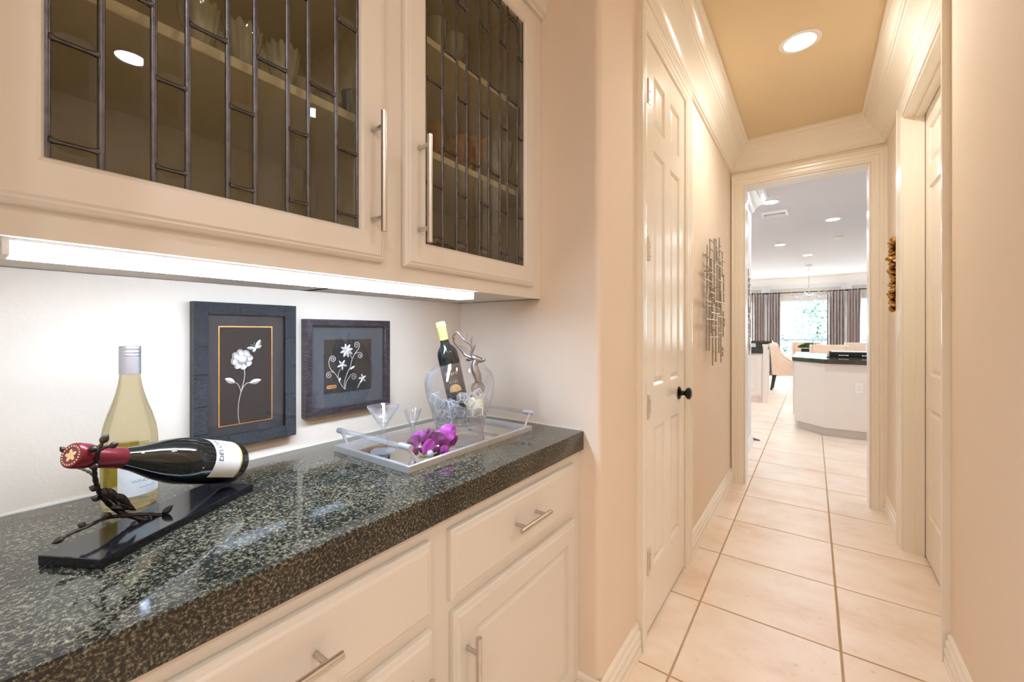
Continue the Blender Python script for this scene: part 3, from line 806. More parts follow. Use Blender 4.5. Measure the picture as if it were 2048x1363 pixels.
# ------------------------------------------------------------------ pale wine bottle
CT0 = 0.9142
t = thing('wine_bottle', 'upright pale yellow wine bottle with silver screw cap near the wall', 'bottle', (-1.040, .205, CT0))
pale = real_glass('pale_wine_glass', (1.0, 0.967, 0.82), 1.34, 0.45)
body = [(0, .003), (.030, .0005), (.0375, .002), (.0405, .008), (.0408, .060), (.0408, .118), (.0402, .132), (.0375, .150), (.0320, .172), (.0255, .192), (.0200, .212), (.0165, .230), (.0150, .245), (.0145, .258), (.0145, .296), (0, .296)]
MB().lathe(body, 48).build('bottle_glass', pale, t, smooth=0.9, local=True)
sil = pm('silver_foil_cap', (0.60, 0.60, 0.63, 1), 0.33, 0.85, var=(30, 0.05))
MB().lathe([(.0152, .246), (.0158, .2465), (.0158, .279), (.0154, .2795), (.0158, .281), (.0158, .284), (.0153, .2848), (.0158, .286), (.0158, .2905), (.0153, .2913), (.0158, .2925), (.0158, .2975), (.0150, .2988), (0, .2990)], 40).build('screw_cap', sil, t, smooth=0.6, local=True)
def cyl_patch(r, z0, z1, a0, a1, n=24, lip=None):
    b = MB(); A = [math.radians(a0 + (a1 - a0) * k / n) for k in range(n + 1)]
    for p, q in zip(A[:-1], A[1:]):
        b.poly([V((r * math.cos(p), r * math.sin(p), z0)), V((r * math.cos(q), r * math.sin(q), z0)), V((r * math.cos(q), r * math.sin(q), z1)), V((r * math.cos(p), r * math.sin(p), z1))])
    bmesh.ops.remove_doubles(b.bm, verts=b.bm.verts, dist=1e-6)
    return b
labw = pm('cream_paper_label', (0.80, 0.77, 0.72, 1), 0.6, var=(120, 0.04))
lab = cyl_patch(.0411, .026, .085, -35, 62).build('label', labw, t, smooth=1.0, local=True)
ink = pm('grey_ink', (0.30, 0.28, 0.30, 1), 0.6, var=(50, 0.1))
def wrap(r, az, zc, rot=False):
    def f(x, y):
        a = math.radians(az) + x / r
        return V((r * math.cos(a), r * math.sin(a), zc + y))
    return f
b = MB(); b.text('WINDMERE', .0085, wrap(.0419, 22, .052)); b.text('WINEMAKERS', .0045, wrap(.0419, 25, .040)); b.build('label_lettering', ink, lab, local=True)
yl = pm('amber_back_label', (0.95, 0.66, 0.14, 1), 0.6, var=(80, 0.1))
cyl_patch(.0410, .030, .112, 150, 232).build('back_label', yl, t, smooth=1.0, local=True)

# ------------------------------------------------------------------ black stone wine holder with bronze branch
HU = V((-.49484, .86898, 0)); HN = V((-.86898, -.49484, 0))
hm = frame_mat((-.8317, .1005, CT0), (0, 0, 1), HU)     # local x runs along the board
t = thing('wine_bottle_holder', 'black polished stone board with bronze branch cradling the red bottle', 'wine holder', hm.to_translation(), hm.to_euler())
MB().box(0, .2845, -.0497, .0497, 0, .0140).build('board', M['black'], t, bevel=.0012, local=True)
brz = pm('dark_bronze_branch', (0.060, 0.048, 0.042, 1), 0.33, 0.85, bump=(220, 0.8, 0.0015), var=(90, 0.35))
def br(b, pts, r0, r1):
    p = [at(*q) for q in pts]; f = fillet(p, 5); n = len(f)
    b.tube(f, [r0 + (r1 - r0) * i / (n - 1) + .0004 * math.sin(i * 2.1) for i in range(n)], 8)
b = MB()
br(b, [(300, 1041, .690), (270, 1034, .680), (241, 1024, .668), (221, 1010, .655), (203, 990, .640), (194, 970, .625), (189.5, 950, .610), (190, 932, .598), (194, 914, .588), (197, 900, .584), (204, 886, .586), (209, 876, .590)], .0042, .0022)
br(b, [(197, 903, .584), (208, 895, .586), (222, 891, .588)], .0022, .0018)
br(b, [(186, 948, .608), (173, 941, .618), (159, 936, .635)], .0022, .0016)
br(b, [(159, 936, .635), (146, 925, .650), (131, 905, .655), (123, 897, .652)], .0018, .0016)
b.build('branch', brz, t, smooth=1.2)
b = MB()
br(b, [(262, 1032, .676), (240, 1031, .665), (206, 1037, .640), (178, 1051, .618), (144, 1065, .596), (125, 1077, .585)], .0034, .0020)
br(b, [(178, 1050, .618), (170, 1051, .616), (163, 1051, .615)], .0020, .0020)
br(b, [(255, 1030, .672), (290, 1028, .690), (325, 1029, .705), (352, 1026, .720), (366, 1025, .725)], .0036, .0022)
br(b, [(298, 1029, .692), (301, 1042, .686), (288, 1056, .672), (275, 1063, .662)], .0026, .0018)
b.build('branch', brz, t, smooth=1.2)
def bud(p, q, wd):
    A, B = at(*p), at(*q); f = [A + (B - A) * k / 6 for k in range(7)]
    MB().tube(f, [wd * .35, wd * .8, wd, wd * .95, wd * .75, wd * .45, wd * .12], 8).build('bud', brz, t, smooth=1.2)
for p, q, wd in (((203, 886, .586), (216, 867, .590), .0052), ((220, 893, .588), (237, 885, .590), .0048), ((192, 898, .584), (176, 896, .590), .0050), ((194, 933, .590), (178, 929, .592), .0052),
                 ((196, 977, .626), (178, 973, .622), .0056), ((200, 997, .640), (181, 994, .636), .0052), ((131, 903, .655), (120, 893, .650), .0040),
                 ((128, 1075, .586), (103, 1087, .572), .0046), ((171, 1050, .616), (155, 1048, .610), .0050), ((222, 1029, .650), (203, 1033, .640), .0054),
                 ((205, 976, .632), (231, 1002, .645), .0060), ((219, 977, .634), (235, 1010, .650), .0055), ((232, 988, .640), (262, 1010, .660), .0058), ((222, 1012, .654), (268, 1016, .668), .0062), ((240, 1004, .655), (272, 1020, .675), .0055),
                 ((325, 1028, .704), (346, 1009, .712), .0058), ((328, 1024, .706), (341, 1012, .708), .0050), ((283, 1058, .670), (259, 1071, .655), .0050), ((262, 1046, .668), (280, 1052, .672), .0060)):
    bud(p, q, wd)

# red wine bottle lying on the holder
T0, B0 = V((-.8325, .1018, 1.0688)), V((-.9746, .3514, .9678))
bm_ = frame_mat(B0, T0 - B0, (0, 0, 1))
t = thing('wine_bottle', 'dark red wine bottle lying tilted in the black stone holder', 'bottle', bm_.to_translation(), bm_.to_euler())
darkg = pm('dark_bottle_glass', (0.006, 0.007, 0.006, 1), 0.04, spec=0.7, coat=0.3, var=(10, 0.2))
MB().lathe([(0, .003), (.030, .0005), (.0375, .002), (.0403, .008), (.0405, .060), (.0405, .112), (.0398, .128), (.0372, .146), (.0320, .170), (.0255, .192), (.0195, .212), (.0160, .230), (.0150, .240), (.0150, .300), (0, .300)], 48).build('bottle_glass', darkg, t, smooth=0.9, local=True)
redc = pm('burgundy_foil_capsule', (0.16, 0.010, 0.016, 1), 0.30, 0.25, var=(60, 0.15))
cp = MB().lathe([(.0157, .2335), (.0159, .2340), (.0156, .268), (.0158, .281), (.0164, .2815), (.0172, .283), (.0176, .288), (.0176, .298), (.0170, .3020), (.0155, .3035), (0, .3035)], 40).build('capsule', redc, t, smooth=0.7, local=True)
seal = pm('gold_print', (0.86, 0.66, 0.32, 1), 0.45, 0.1, var=(80, 0.1))
b = MB(); zt = .3038
for k in range(5):
    a = 2 * math.pi * k / 5 + .3
    c = V((.0045 * math.cos(a), .0045 * math.sin(a), zt))
    b.poly([c + V((math.cos(a) * .0042 * math.cos(m) - math.sin(a) * .0026 * math.sin(m), math.sin(a) * .0042 * math.cos(m) + math.cos(a) * .0026 * math.sin(m), 0)) for m in [2 * math.pi * j / 12 for j in range(12)]])
for k in range(22):
    a = 2 * math.pi * k / 22; c = V((.0128 * math.cos(a), .0128 * math.sin(a), zt)); r = V((math.cos(a), math.sin(a), 0)); s = V((-math.sin(a), math.cos(a), 0))
    b.poly([c + r * .0011 + s * .0009, c + r * .0011 - s * .0009, c - r * .0011 - s * .0009, c - r * .0011 + s * .0009])
b.build('seal_print', seal, cp, local=True)
lab = cyl_patch(.0409, .0285, .0925, -132, 100, 40).build('label', labw, t, smooth=1.0, local=True)
cyl_patch(.0410, .0250, .0285, -132, 100, 40).build('label_edge', pm('gold_label_edge', (0.62, 0.46, 0.10, 1), 0.4, 0.3, var=(60, 0.1)), t, smooth=1.0, local=True)
b = MB(); b.text('DELOACH', .0150, wrap(.0419, -40, .080)); b.build('label_lettering', M['blackmat'], lab, local=True)
b = MB()
for k in range(5):
    a = 2 * math.pi * k / 5 + .5; f = wrap(.0419, -28, .058)
    b.poly([f(.0058 * math.cos(a) + .0048 * math.cos(m), .0058 * math.sin(a) + .0042 * math.sin(m)) for m in [2 * math.pi * j / 14 for j in range(14)]])
b.build('label_emblem', pm('pale_gold_emblem', (0.86, 0.68, 0.36, 1), 0.6, var=(60, 0.1)), lab, local=True)
b = MB(); b.text('Pinot Noir', .0055, wrap(.0419, -40, .040)); b.build('label_lettering', ink, lab, local=True)

# ------------------------------------------------------------------ mirrored tray
TX0, TX1, TY0, TY1 = -1.0615, -.7505, .6270, 1.1415
t = thing('serving_tray', 'mirrored silver serving tray with clear rod handles on the granite', 'tray', ((TX0 + TX1) / 2, (TY0 + TY1) / 2, CT0))
b = MB().sweep([(TX0 + .013, TY0 + .013, CT0), (TX0 + .013, TY1 - .013, CT0), (TX1 - .013, TY1 - .013, CT0), (TX1 - .013, TY0 + .013, CT0)], (0, 0, 1),
               [(0, 0), (0, .0045), (.0015, .0150), (.0030, .0158), (.0120, .0158), (.0130, .0148), (.0130, 0)], closed=True, sgn=-1)
b.build('frame', M['satin'], t, smooth=0.4)
MB().box(TX0 + .012, TX1 - .012, TY0 + .012, TY1 - .012, CT0 + .0005, CT0 + .0045).build('mirror_base', M['mirror'], t)
rodm = thin_glass('clear_rod', (0.96, 0.97, 0.98), 1.6, milk=0.25)
for yf, yb in ((.6625, .6385), (1.1060, 1.1600)):
    zb = .9690
    b = MB()
    for xf, xb in ((TX1 - .0065, -.7700), (TX0 + .0065, -1.0420)):
        b.tube([(xf, yf, CT0 + .0150), (xb, yb, zb)], .0036, 12)
    h = b.build('handle_strut', M['satin'], t, smooth=0.9)
    for xa, xc in ((-.7560, -.7960), (-1.0560, -1.0300)):
        MB().tube([(xa, yb, zb), (xc, yb, zb)], .0076, 20).build('handle_cap', M['satin'], t, smooth=0.9)
    b = MB().tube([(-.7955, yb, zb), (-1.0305, yb, zb)], .0060, 20)
    b.build('handle_rod', rodm, t, smooth=0.9)
TZ = CT0 + .0047

# stemware
t = thing('cocktail_glass', 'wide V-shaped cocktail glass with faceted stem at near end of tray', 'glass', (-.9350, .6945, TZ))
MB().lathe([(0, .0040), (.012, .0042), (.031, .0012), (.0335, .0010), (.0335, .0022), (.022, .0060), (.0125, .0095), (.0105, .0150), (.0115, .0220), (.0100, .034), (.0072, .050), (.0060, .064), (.0080, .068), (.0130, .073), (.0260, .094), (.0440, .1220), (.0430, .1222), (.0250, .0950), (.0110, .0765), (0, .0740)], 10).build('glass', M['clear'], t, smooth=0.75, local=True)
t = thing('cordial_glass', 'small clear cordial glass behind the orchid petals on the tray', 'glass', (-.9400, .8000, TZ))
MB().lathe([(0, .0030), (.023, .0010), (.0240, .0020), (.010, .0055), (.0055, .012), (.0045, .030), (.0070, .044), (.0060, .047), (.0110, .053), (.0185, .072), (.0260, .0965), (.0252, .0966), (.0175, .073), (.0095, .0555), (0, .053)], 12).build('glass', M['clear'], t, smooth=0.75, local=True)

# clear ice bucket
BC = V((-.8440, .8960, TZ))
BDIR = math.atan2(.728, -.685)           # direction away from the viewer
t = thing('ice_bucket', 'clear rounded acrylic ice bucket with scooped sides on the tray', 'ice bucket', BC)
zb0 = .9142 + .0047
prof = [(0.975, .0745), (0.985, .077), (1.01, .0845), (1.037, .092), (1.065, .100), (1.085, .1028), (1.105, .1005), (1.125, .0930), (1.150, .0830), (1.175, .0715), (1.200, .057)]
def rp(z):
    for (z0, r0), (z1, r1) in zip(prof[:-1], prof[1:]):
        if z <= z1: return r0 + (r1 - r0) * (z - z0) / (z1 - z0)
    return prof[-1][1]
b = MB(); SEG, NV = 64, 18
def shell(off):
    rows = []
    for j in range(NV + 1):
        row = []
        for k in range(SEG):
            a = 2 * math.pi * k / SEG; c = math.cos(a - BDIR)
            zt = 1.120 + (.078 * c ** 2 if c > 0 else .034 * c ** 2)
            z = .975 + (zt - .975) * j / NV
            r = rp(z) - off
            row.append(b.bm.verts.new((r * math.cos(a), r * math.sin(a), z - zb0)))
        rows.append(row)
    for p, q in zip(rows[:-1], rows[1:]):
        for k in range(SEG): b.bm.faces.new([p[k], p[(k + 1) % SEG], q[(k + 1) % SEG], q[k]])
    return rows
o_ = shell(0); i_ = shell(.0042)
for k in range(SEG): b.bm.faces.new([o_[-1][k], o_[-1][(k + 1) % SEG], i_[-1][(k + 1) % SEG], i_[-1][k]])
b.build('bowl', M['bucketglass'], t, smooth=0.8, local=True)
bk = MB().lathe([(0, .0005), (.071, .0005), (.0725, .002), (.0725, .012), (.0695, .015), (.0690, .022), (.0705, .024), (.0690, .027), (.0708, .030), (.0692, .033), (.0712, .036), (.0700, .040), (.0720, .044), (.0740, .054), (.0700, .0562), (.050, .050), (0, .048)], 56)
bk.build('base', M['bucketbase'], t, smooth=0.6, local=True)
b = MB(); az = math.degrees(math.atan2(-.897 + .05, .844 + .0)) + 0
def bl(x, y):
    z = 1.003 + y; r = rp(z) + .0006; a = math.radians(-46.0) + x / r
    return V((r * math.cos(a), r * math.sin(a), z - zb0))
b.text('VanOllier', .0062, bl, bold=.02); b.build('lettering', M['blackmat'], t, local=True)

# half bottle leaning in the bucket
p0, p1 = at(919, 812, 1.238), at(880.5, 644.5, 1.190)
L = (p1 - p0).length
bm2 = frame_mat(p0, p1 - p0, (.6, -.75, .2))
t = thing('wine_bottle', 'small dark wine bottle with yellow capsule leaning in the ice bucket', 'bottle', bm2.to_translation(), bm2.to_euler())
k_ = L / .245
MB().lathe([(0, .002), (.026, .0005), (.0298, .003), (.0305, .010), (.0305, .148), (.0296, .157), (.0268, .166), (.0215, .174), (.0155, .180), (.0130, .187), (.0122, .198), (.0122, .2440 * 1), (0, .2440)], 44, Matrix.Scale(k_, 4, (0, 0, 1))).build('bottle_glass', pm('dark_green_bottle_glass', (0.010, 0.014, 0.012, 1), 0.05, spec=0.7, coat=0.3, var=(10, 0.2)), t, smooth=0.9, local=True)
yc = pm('pale_gold_capsule', (0.80, 0.66, 0.22, 1), 0.32, 0.35, var=(50, 0.08))
MB().lathe([(.0127, .197), (.0128, .232), (.0139, .2325), (.0139, .2410), (.0130, .2455), (0, .2460)], 36, Matrix.Scale(k_, 4, (0, 0, 1))).build('capsule', yc, t, smooth=0.7, local=True)
labd = pm('dark_brown_label', (0.055, 0.036, 0.030, 1), 0.45, var=(60, 0.3))
lab = cyl_patch(.0309, .048, .138, -62, 62, 30).build('label', labd, t, smooth=1.0, local=True)
goldp = pm('antique_gold_print', (0.72, 0.46, 0.18, 1), 0.45, 0.2, var=(90, 0.25))
b = MB(); b.text('Averil', .0170, wrap(.0318, -4, .112), shear=.25); b.text('N 1101', .0085, wrap(.0318, 2, .0865))
for z in (.1015, .0970, .0930, .0745): b.text('- - - - - -', .0060, wrap(.0318, 2, z))
f = wrap(.0316, 4, .0565)
for j in range(20):
    x0, x1 = -.0185 + .00185 * j, -.0185 + .00185 * (j + 1); h0, h1 = [.0225 * math.sqrt(max(0, 1 - (x / .0185) ** 2)) for x in (x0, x1)]
    b.poly([f(x0, 0), f(x1, 0), f(x1, h1), f(x0, h0 + .00001)])
f = wrap(.0318, 0, .128); b.poly([f(.0055 * math.cos(a), .0055 * math.sin(a)) for a in [2 * math.pi * j / 16 for j in range(16)]])
b.build('label_print', goldp, lab, local=True)

# stag head stopper
t = thing('stag_bottle_stopper', 'pewter stag head with antlers on a glass ball standing in the ice bucket', 'stopper', at(955, 776, 1.235))
pew = pm('pewter', (0.40, 0.37, 0.36, 1), 0.28, 0.95, bump=(260, 0.3, 0.001), var=(60, 0.2))
DD = 1.235
A = lambda u, v, d=0.0: at(u, v, DD + d)
b = MB()
b.tube(fillet([A(957, 764), A(955, 752), A(951, 741), A(949, 730), A(952, 720)], 5), lerp_list([.0085, .0120, .0125, .0105, .0090], 5, 0), 14)
b.tube(fillet([A(946, 714), A(952, 717), A(960, 719.5), A(966.5, 720)], 4), lerp_list([.0085, .0100, .0078, .0058], 4, 0), 14)
b.ball(A(967.5, 719.5), .0056)
b.build('head', pew, t, smooth=1.2)
for du in (0, 9):
    b = MB(); b.tube([A(944 - du * .2, 718, .01 - du * .002), A(937 - du * .3, 719.5, .014 - du * .003), A(931, 719, .016)], [.0030, .0042, .0008], 8); 
    if du == 0: b.build('ear', pew, t, smooth=1.2)
    else: b.bm.free()
b = MB()
b.tube(fillet([A(931, 712, .010), A(925, 702, .014), A(917, 694, .016), A(909, 686, .014), A(907, 678, .010), A(911, 676, .008)], 4), lerp_list([.0032, .0040, .0034, .0028, .0022, .0010], 4, 0), 8)
b.tube([A(930, 711, .010), A(926, 702, .012), A(921, 697, .013)], [.0034, .0030, .0024], 8)
b.tube([A(922, 699, .014), A(921, 694, .012)], [.0024, .0008], 8)
b.tube([A(948, 715, .002), A(940, 714, .005), A(933, 711, .009), A(928, 706, .012)], [.0044, .0040, .0036, .0030], 8)
b.build('antler', pew, t, smooth=1.2)
b = MB()
b.tube(fillet([A(946, 716), A(943, 708, -.002), A(945, 697, -.004), A(941, 688, -.006), A(932, 682, -.006), A(924, 675, -.004), A(918, 667, -.002), A(914, 664, 0), A(908, 669, .002), A(905, 677, .003)], 4), lerp_list([.0044, .0038, .0038, .0036, .0034, .0032, .0030, .0026, .0030, .0016], 4, 0), 8)
b.tube(fillet([A(931, 681, -.006), A(933, 674, -.008), A(933, 667, -.010)], 3), lerp_list([.0028, .0024, .0012], 3, 0), 8)
b.tube(fillet([A(942, 688, -.006), A(942, 680, -.009), A(945, 673, -.012)], 3), lerp_list([.0030, .0030, .0016], 3, 0), 8)
b.tube(fillet([A(943, 706, -.002), A(947, 698, -.008), A(950, 689.5, -.012)], 3), lerp_list([.0032, .0028, .0014], 3, 0), 8)
b.build('antler', pew, t, smooth=1.2)
MB().ball(A(956, 776), .0215, sub=3).build('glass_ball', real_glass('smoky_glass_ball', (0.86, 0.83, 0.82), 1.4, 0.35), t, smooth=1.5)

# ice cubes
edge_glint = thin_glass('ice_edge_glint', (0.97, 0.97, 1.0), 1.2, milk=0.70, milkcol=(0.98, 0.98, 1.0))  # white bevels imitate light caught along the cube edges
rnd = random.Random(11)
c0 = MB().box(-.0115, .0115, -.0115, .0115, -.0115, .0115)
pts = [at(945, 826, 1.150), at(963, 824, 1.165), at(866, 797, 1.19), at(876, 803, 1.17), at(907, 812, 1.15), at(924, 795, 1.17), at(940, 806, 1.16)]
tries = 0
while len(pts) < 30 and tries < 20000:
    tries += 1
    z = rnd.uniform(.988, 1.062); r = rp(z) - .0220; a = rnd.uniform(0, 2 * math.pi); rr = r * math.sqrt(rnd.random())
    p = V((BC.x + rr * math.cos(a), BC.y + rr * math.sin(a), z))
    if z > 1.045 and (p - BC).dot(V((math.cos(BDIR), math.sin(BDIR), 0))) > .03: continue
    if any((p - q).length < .0262 for q in pts): continue
    ax = (p0 - p).cross(p1 - p0).length / L
    if ax < .045 and (p - p0).dot(p1 - p0) > -.02 * L: continue
    if (p - at(955, 776, 1.235)).length < .036 or (p - at(954, 811, 1.190)).length < .034: continue
    pts.append(p)
ice0 = None
for i, p in enumerate(pts):
    rot = (rnd.uniform(-.6, .6), rnd.uniform(-.6, .6), rnd.uniform(0, 1.57))
    if ice0 is None:
        ice0 = tag(c0.build('ice_cube', M['ice'], bevel=.0026, seg=2, smooth=0.9), 'clear acrylic ice cube piled inside the bucket', 'ice cube', 'acrylic ice cubes in the bucket')
        o = ice0
        ice0.data.materials.append(edge_glint)
        for p_ in ice0.data.polygons: p_.material_index = 0 if p_.area > 1e-4 else 1
    else:
        o = ice0.copy(); COL.objects.link(o)
    o.location = p; o.rotation_euler = rot
# lemon slice
lm = frame_mat(at(951, 811, 1.195), (.60, -.62, .30), (0, 0, 1))
t = thing('lemon_slice', 'yellow lemon slice on the ice at the right of the bucket', 'lemon', lm.to_translation(), lm.to_euler())
MB().lathe([(.0225, -.0045), (.0255, -.003), (.0262, 0), (.0255, .003), (.0225, .0045)], 40, closed=True).build('rind', pm('lemon_rind', (0.90, 0.66, 0.03, 1), 0.4, bump=(500, 0.3, 0.0005), var=(80, 0.08)), t, smooth=1.0, local=True)
MB().lathe([(0, -.0040), (.0226, -.0040), (.0226, .0040), (0, .0040)], 40).build('pith', pm('lemon_pith', (0.86, 0.82, 0.62, 1), 0.6, var=(80, 0.05)), t, local=True)
for k in range(9):
    a = 2 * math.pi * k / 9
    b = MB(); b.prism([(.0025, 0)] + [(.0195 * math.cos(m), .0195 * math.sin(m)) for m in (-.29, -.15, 0, .15, .29)], -.0044, .0044, Matrix.Rotation(a, 4, 'Z'))
    b.build('segment', pm('lemon_flesh', (0.90, 0.84, 0.55, 1), 0.25, var=(200, 0.15)) if k == 0 else bpy.data.materials['lemon_flesh'], t, local=True)

# orchid spray
t = thing('orchid_spray', 'magenta orchid blooms lying at the near end of the tray', 'flower', at(850, 905, 1.06))
def petmat(name, c, e):
    m, nt, n, l, out = newmat(name)
    bs = n.new('ShaderNodeBsdfPrincipled'); l.new(bs.outputs[0], out.inputs[0]); bs.inputs['Roughness'].default_value = 0.55; bs.inputs['Sheen Weight'].default_value = 0.2
    tc = n.new('ShaderNodeTexCoord'); no = n.new('ShaderNodeTexNoise'); no.inputs['Scale'].default_value = 70; no.inputs['Detail'].default_value = 3
    l.new(tc.outputs['Object'], no.inputs['Vector'])
    r = n.new('ShaderNodeValToRGB'); r.color_ramp.elements[0].position = .38; r.color_ramp.elements[0].color = c; r.color_ramp.elements[1].position = .66; r.color_ramp.elements[1].color = e
    l.new(no.outputs['Fac'], r.inputs[0]); l.new(r.outputs[0], bs.inputs['Base Color'])
    return m
pdark = petmat('deep_plum_petal', (0.075, 0.001, 0.036, 1), (0.15, 0.003, 0.095, 1))
pmid = petmat('magenta_petal', (0.17, 0.003, 0.125, 1), (0.28, 0.014, 0.235, 1))
plite = petmat('pink_violet_petal', (0.29, 0.018, 0.25, 1), (0.45, 0.085, 0.41, 1))
def petal(u, v, d, wpx, hpx, roll, mat, tx=0.0, tz=0.0, cup=.06):
    d += .010; wpx *= 1.10; hpx *= 1.10
    c = at(u, v, d); s = d / FPX
    view = (V((0, 0, HC)) - c).normalized()
    R = V((CT, ST, 0)); n = (view + R * tx + V((0, 0, 1)) * tz).normalized()
    up = V((0, 0, 1)); up = (up - n * up.dot(n)).normalized(); rt = up.cross(n)
    cr, sr = math.cos(roll), math.sin(roll)
    e1 = rt * cr + up * sr; e2 = up * cr - rt * sr
    b = MB(); NR, NA = 5, 22; rows = []
    for j in range(NR + 1):
        q = j / NR; row = []
        for k in range(NA):
            a = 2 * math.pi * k / NA
            ww = wpx / 2 * s * q; hh = hpx / 2 * s * q
            y = math.sin(a); x = math.cos(a) * (1.0 - .16 * (1 - y))
            wave = .10 * math.sin(3 * a + u) * q * q + .05 * math.sin(7 * a + v) * q ** 3
            z = -cup * q * q * wpx / 2 * s + wave * wpx / 2 * s + .16 * abs(x) * wpx * s * q * (1.15 - q)
            row.append(b.bm.verts.new(c + e1 * x * ww + e2 * y * hh + n * z))
            if j == 0: break
        rows.append(row)
    for k in range(NA): b.bm.faces.new([rows[0][0], rows[1][k], rows[1][(k + 1) % NA]])
    for p, q in zip(rows[1:-1], rows[2:]):
        for k in range(NA): b.bm.faces.new([p[k], p[(k + 1) % NA], q[(k + 1) % NA], q[k]])
    o = b.build('petal', mat, t, smooth=2.0)
    return o
petal(839.5, 869, 1.085, 27, 17, .15, pmid, tz=.5)
petal(860, 864, 1.110, 18, 16, -.4, pdark, tz=.3)
petal(828.5, 882, 1.060, 30, 22, .45, pdark, -.3, .2)
petal(852, 880, 1.062, 24, 24, -.35, pdark, .2, .1)
petal(831, 899, 1.040, 17, 20, .3, pdark, -.4, -.1)
petal(856, 894, 1.034, 24, 33, -.55, plite, .3, -.1)
petal(875, 880, 1.072, 31, 30, .0, pdark, .1, .1)
petal(890, 889, 1.080, 28, 18, -.5, pdark, .4, .2)
petal(872, 903, 1.058, 20, 22, .2, pdark, -.1, -.2)
petal(889, 900, 1.062, 20, 19, -.2, plite, .2, -.2)
petal(878, 866, 1.120, 14, 14, .5, plite, -.3, .3)
petal(906, 881, 1.105, 27, 17, .55, pmid, .5, -.2)
petal(897, 864, 1.098, 35, 32, .12, plite, .15, .15, .12)
petal(847, 901, 1.050, 16, 12, .2, pmid, 0, -.3)
for (u, v, d) in ((836, 896, 1.030), (873, 894, 1.048)):
    b = MB(); b.ball(at(u, v, d), .0075, .0075, .0060); b.build('lip', pdark, t, smooth=2.0)
    b = MB(); b.ball(at(u + 3.5, v - 2.5, d - .008), .0026); b.build('column', pm('pale_column', (0.85, 0.72, 0.70, 1), 0.5, var=(90, 0.05)) if u < 840 else bpy.data.materials['pale_column'], t, smooth=2.0)
MB().ball(at(860.5, 908, 1.030), .0090, .0090, .0108).build('bud', pm('grey_lilac_bud', (0.42, 0.40, 0.46, 1), 0.5, var=(120, 0.12)), t, smooth=2.0)
b = MB(); b.tube(fillet([at(838, 913, 1.030), at(846, 914, 1.036), at(856, 912, 1.046), at(872, 905, 1.066), at(892, 892, 1.098)], 4), .0018, 8)
b.tube(fillet([at(840, 909, 1.032), at(846, 913, 1.036), at(852, 909, 1.040)], 3), .0016, 8)
b.build('stem', pm('green_stem', (0.25, 0.36, 0.06, 1), 0.5, var=(80, 0.15)), t, smooth=2.0)

# ------------------------------------------------------------------ glassware inside the upper cabinet
S1, S2, S0 = 1.7101, 2.0001, 1.3751
def onX(u, v, X):
    r = (u - CX) / FPX; a = (-ST + r * CT, CT + r * ST, (CY - v) / FPX); k = X / a[0]
    return k * a[1]
def ruffle(amp, n):
    return lambda r, z, a: (r * (1 + amp * math.cos(n * a) * min(1, z / .06)), z + (.004 * math.cos(n * a) if z > .045 else 0))
goldrim = pm('gold_rim', (0.80, 0.52, 0.16, 1), 0.25, 0.9, var=(60, 0.1))
def bowl(x, y, z, r, h, label, n=12, amp=.05):
    t = thing('ruffled_bowl', label, 'bowl', (x, y, z))
    MB().lathe([(0, .003), (r * .45, .0015), (r * .50, .006), (r * .55, .010), (r * .80, h * .45), (r * .93, h * .75), (r, h), (r * .97, h), (r * .89, h * .75), (r * .76, h * .47), (r * .50, .014), (0, .008)], 108, rmod=ruffle(amp, n)).build('bowl', M['crystal'], t, smooth=0.9, local=True)
    return t
for u, x, lb in ((398, -.838, 'first'), (441, -.895, 'second'), (486, -.838, 'third'), (528, -.895, 'fourth'), (566, -.838, 'fifth')):
    bowl(x, onX(u, 60, x), S1, .030, .078, lb + ' ruffled clear glass cup from the left behind the left glass door')
def tumbler(x, y, z, r, h, label, mat, name='tumbler', group=None):
    t = thing(name, label, 'glass', (x, y, z), group=group)
    MB().lathe([(0, .002), (r * .82, .001), (r * .86, .004), (r, h), (r * .95, h), (r * .80, .012), (0, .010)], 16).build('glass', mat, t, smooth=0.6, local=True)
    return t
tumbler(-.90, onX(604, 60, -.90), S1, .026, .072, 'faceted crystal tumbler with amber rim right of the ruffled bowls', M['crystal'])
t = thing('amber_bowl', 'amber glass bowl behind the crystal tumbler on the left middle shelf', 'bowl', (-1.02, onX(600, 60, -1.02), S1))
MB().lathe([(0, .002), (.03, .001), (.034, .02), (.048, .075), (.046, .075), (.030, .02), (0, .012)], 40, rmod=ruffle(.04, 10)).build('bowl', M['amber'], t, smooth=0.9, local=True)
for i, (u, x, r, h) in enumerate(((640, -.95, .018, .052), (655, -.89, .019, .062), (676, -.93, .020, .074))):
    tumbler(x, onX(u, 60, x), S1, r, h, ['short clear shot glass at the left of the small tumblers', 'clear shot glass second from the left of the small tumblers', 'square-cut clear tumbler third from left of the small tumblers', 'rearmost clear tumbler of the small glasses near the left door edge'][i], M['crystal'], 'shot_glass')
dk = pm('dark_glass_vase', (0.05, 0.04, 0.03, 1), 0.2, var=(20, 0.2))
t = thing('dark_vase', 'dark ribbed vase at the right end of the left middle shelf', 'vase', (-.875, onX(703, 60, -.875), S1))
MB().lathe([(0, .002), (.018, .001), (.021, .03), (.020, .075), (.022, .088), (.019, .088), (.017, .03), (0, .01)], 24, rmod=lambda r, z, a: (r * (1 + .05 * math.cos(12 * a)), z)).build('vase', dk, t, smooth=0.9, local=True)
tumbler(-.835, onX(713, 60, -.835), S1, .016, .070, 'tall clear glass at the far right of the left middle shelf', M['crystal'])
brown = pm('brown_stoneware', (0.10, 0.055, 0.035, 1), 0.35, var=(20, 0.25))
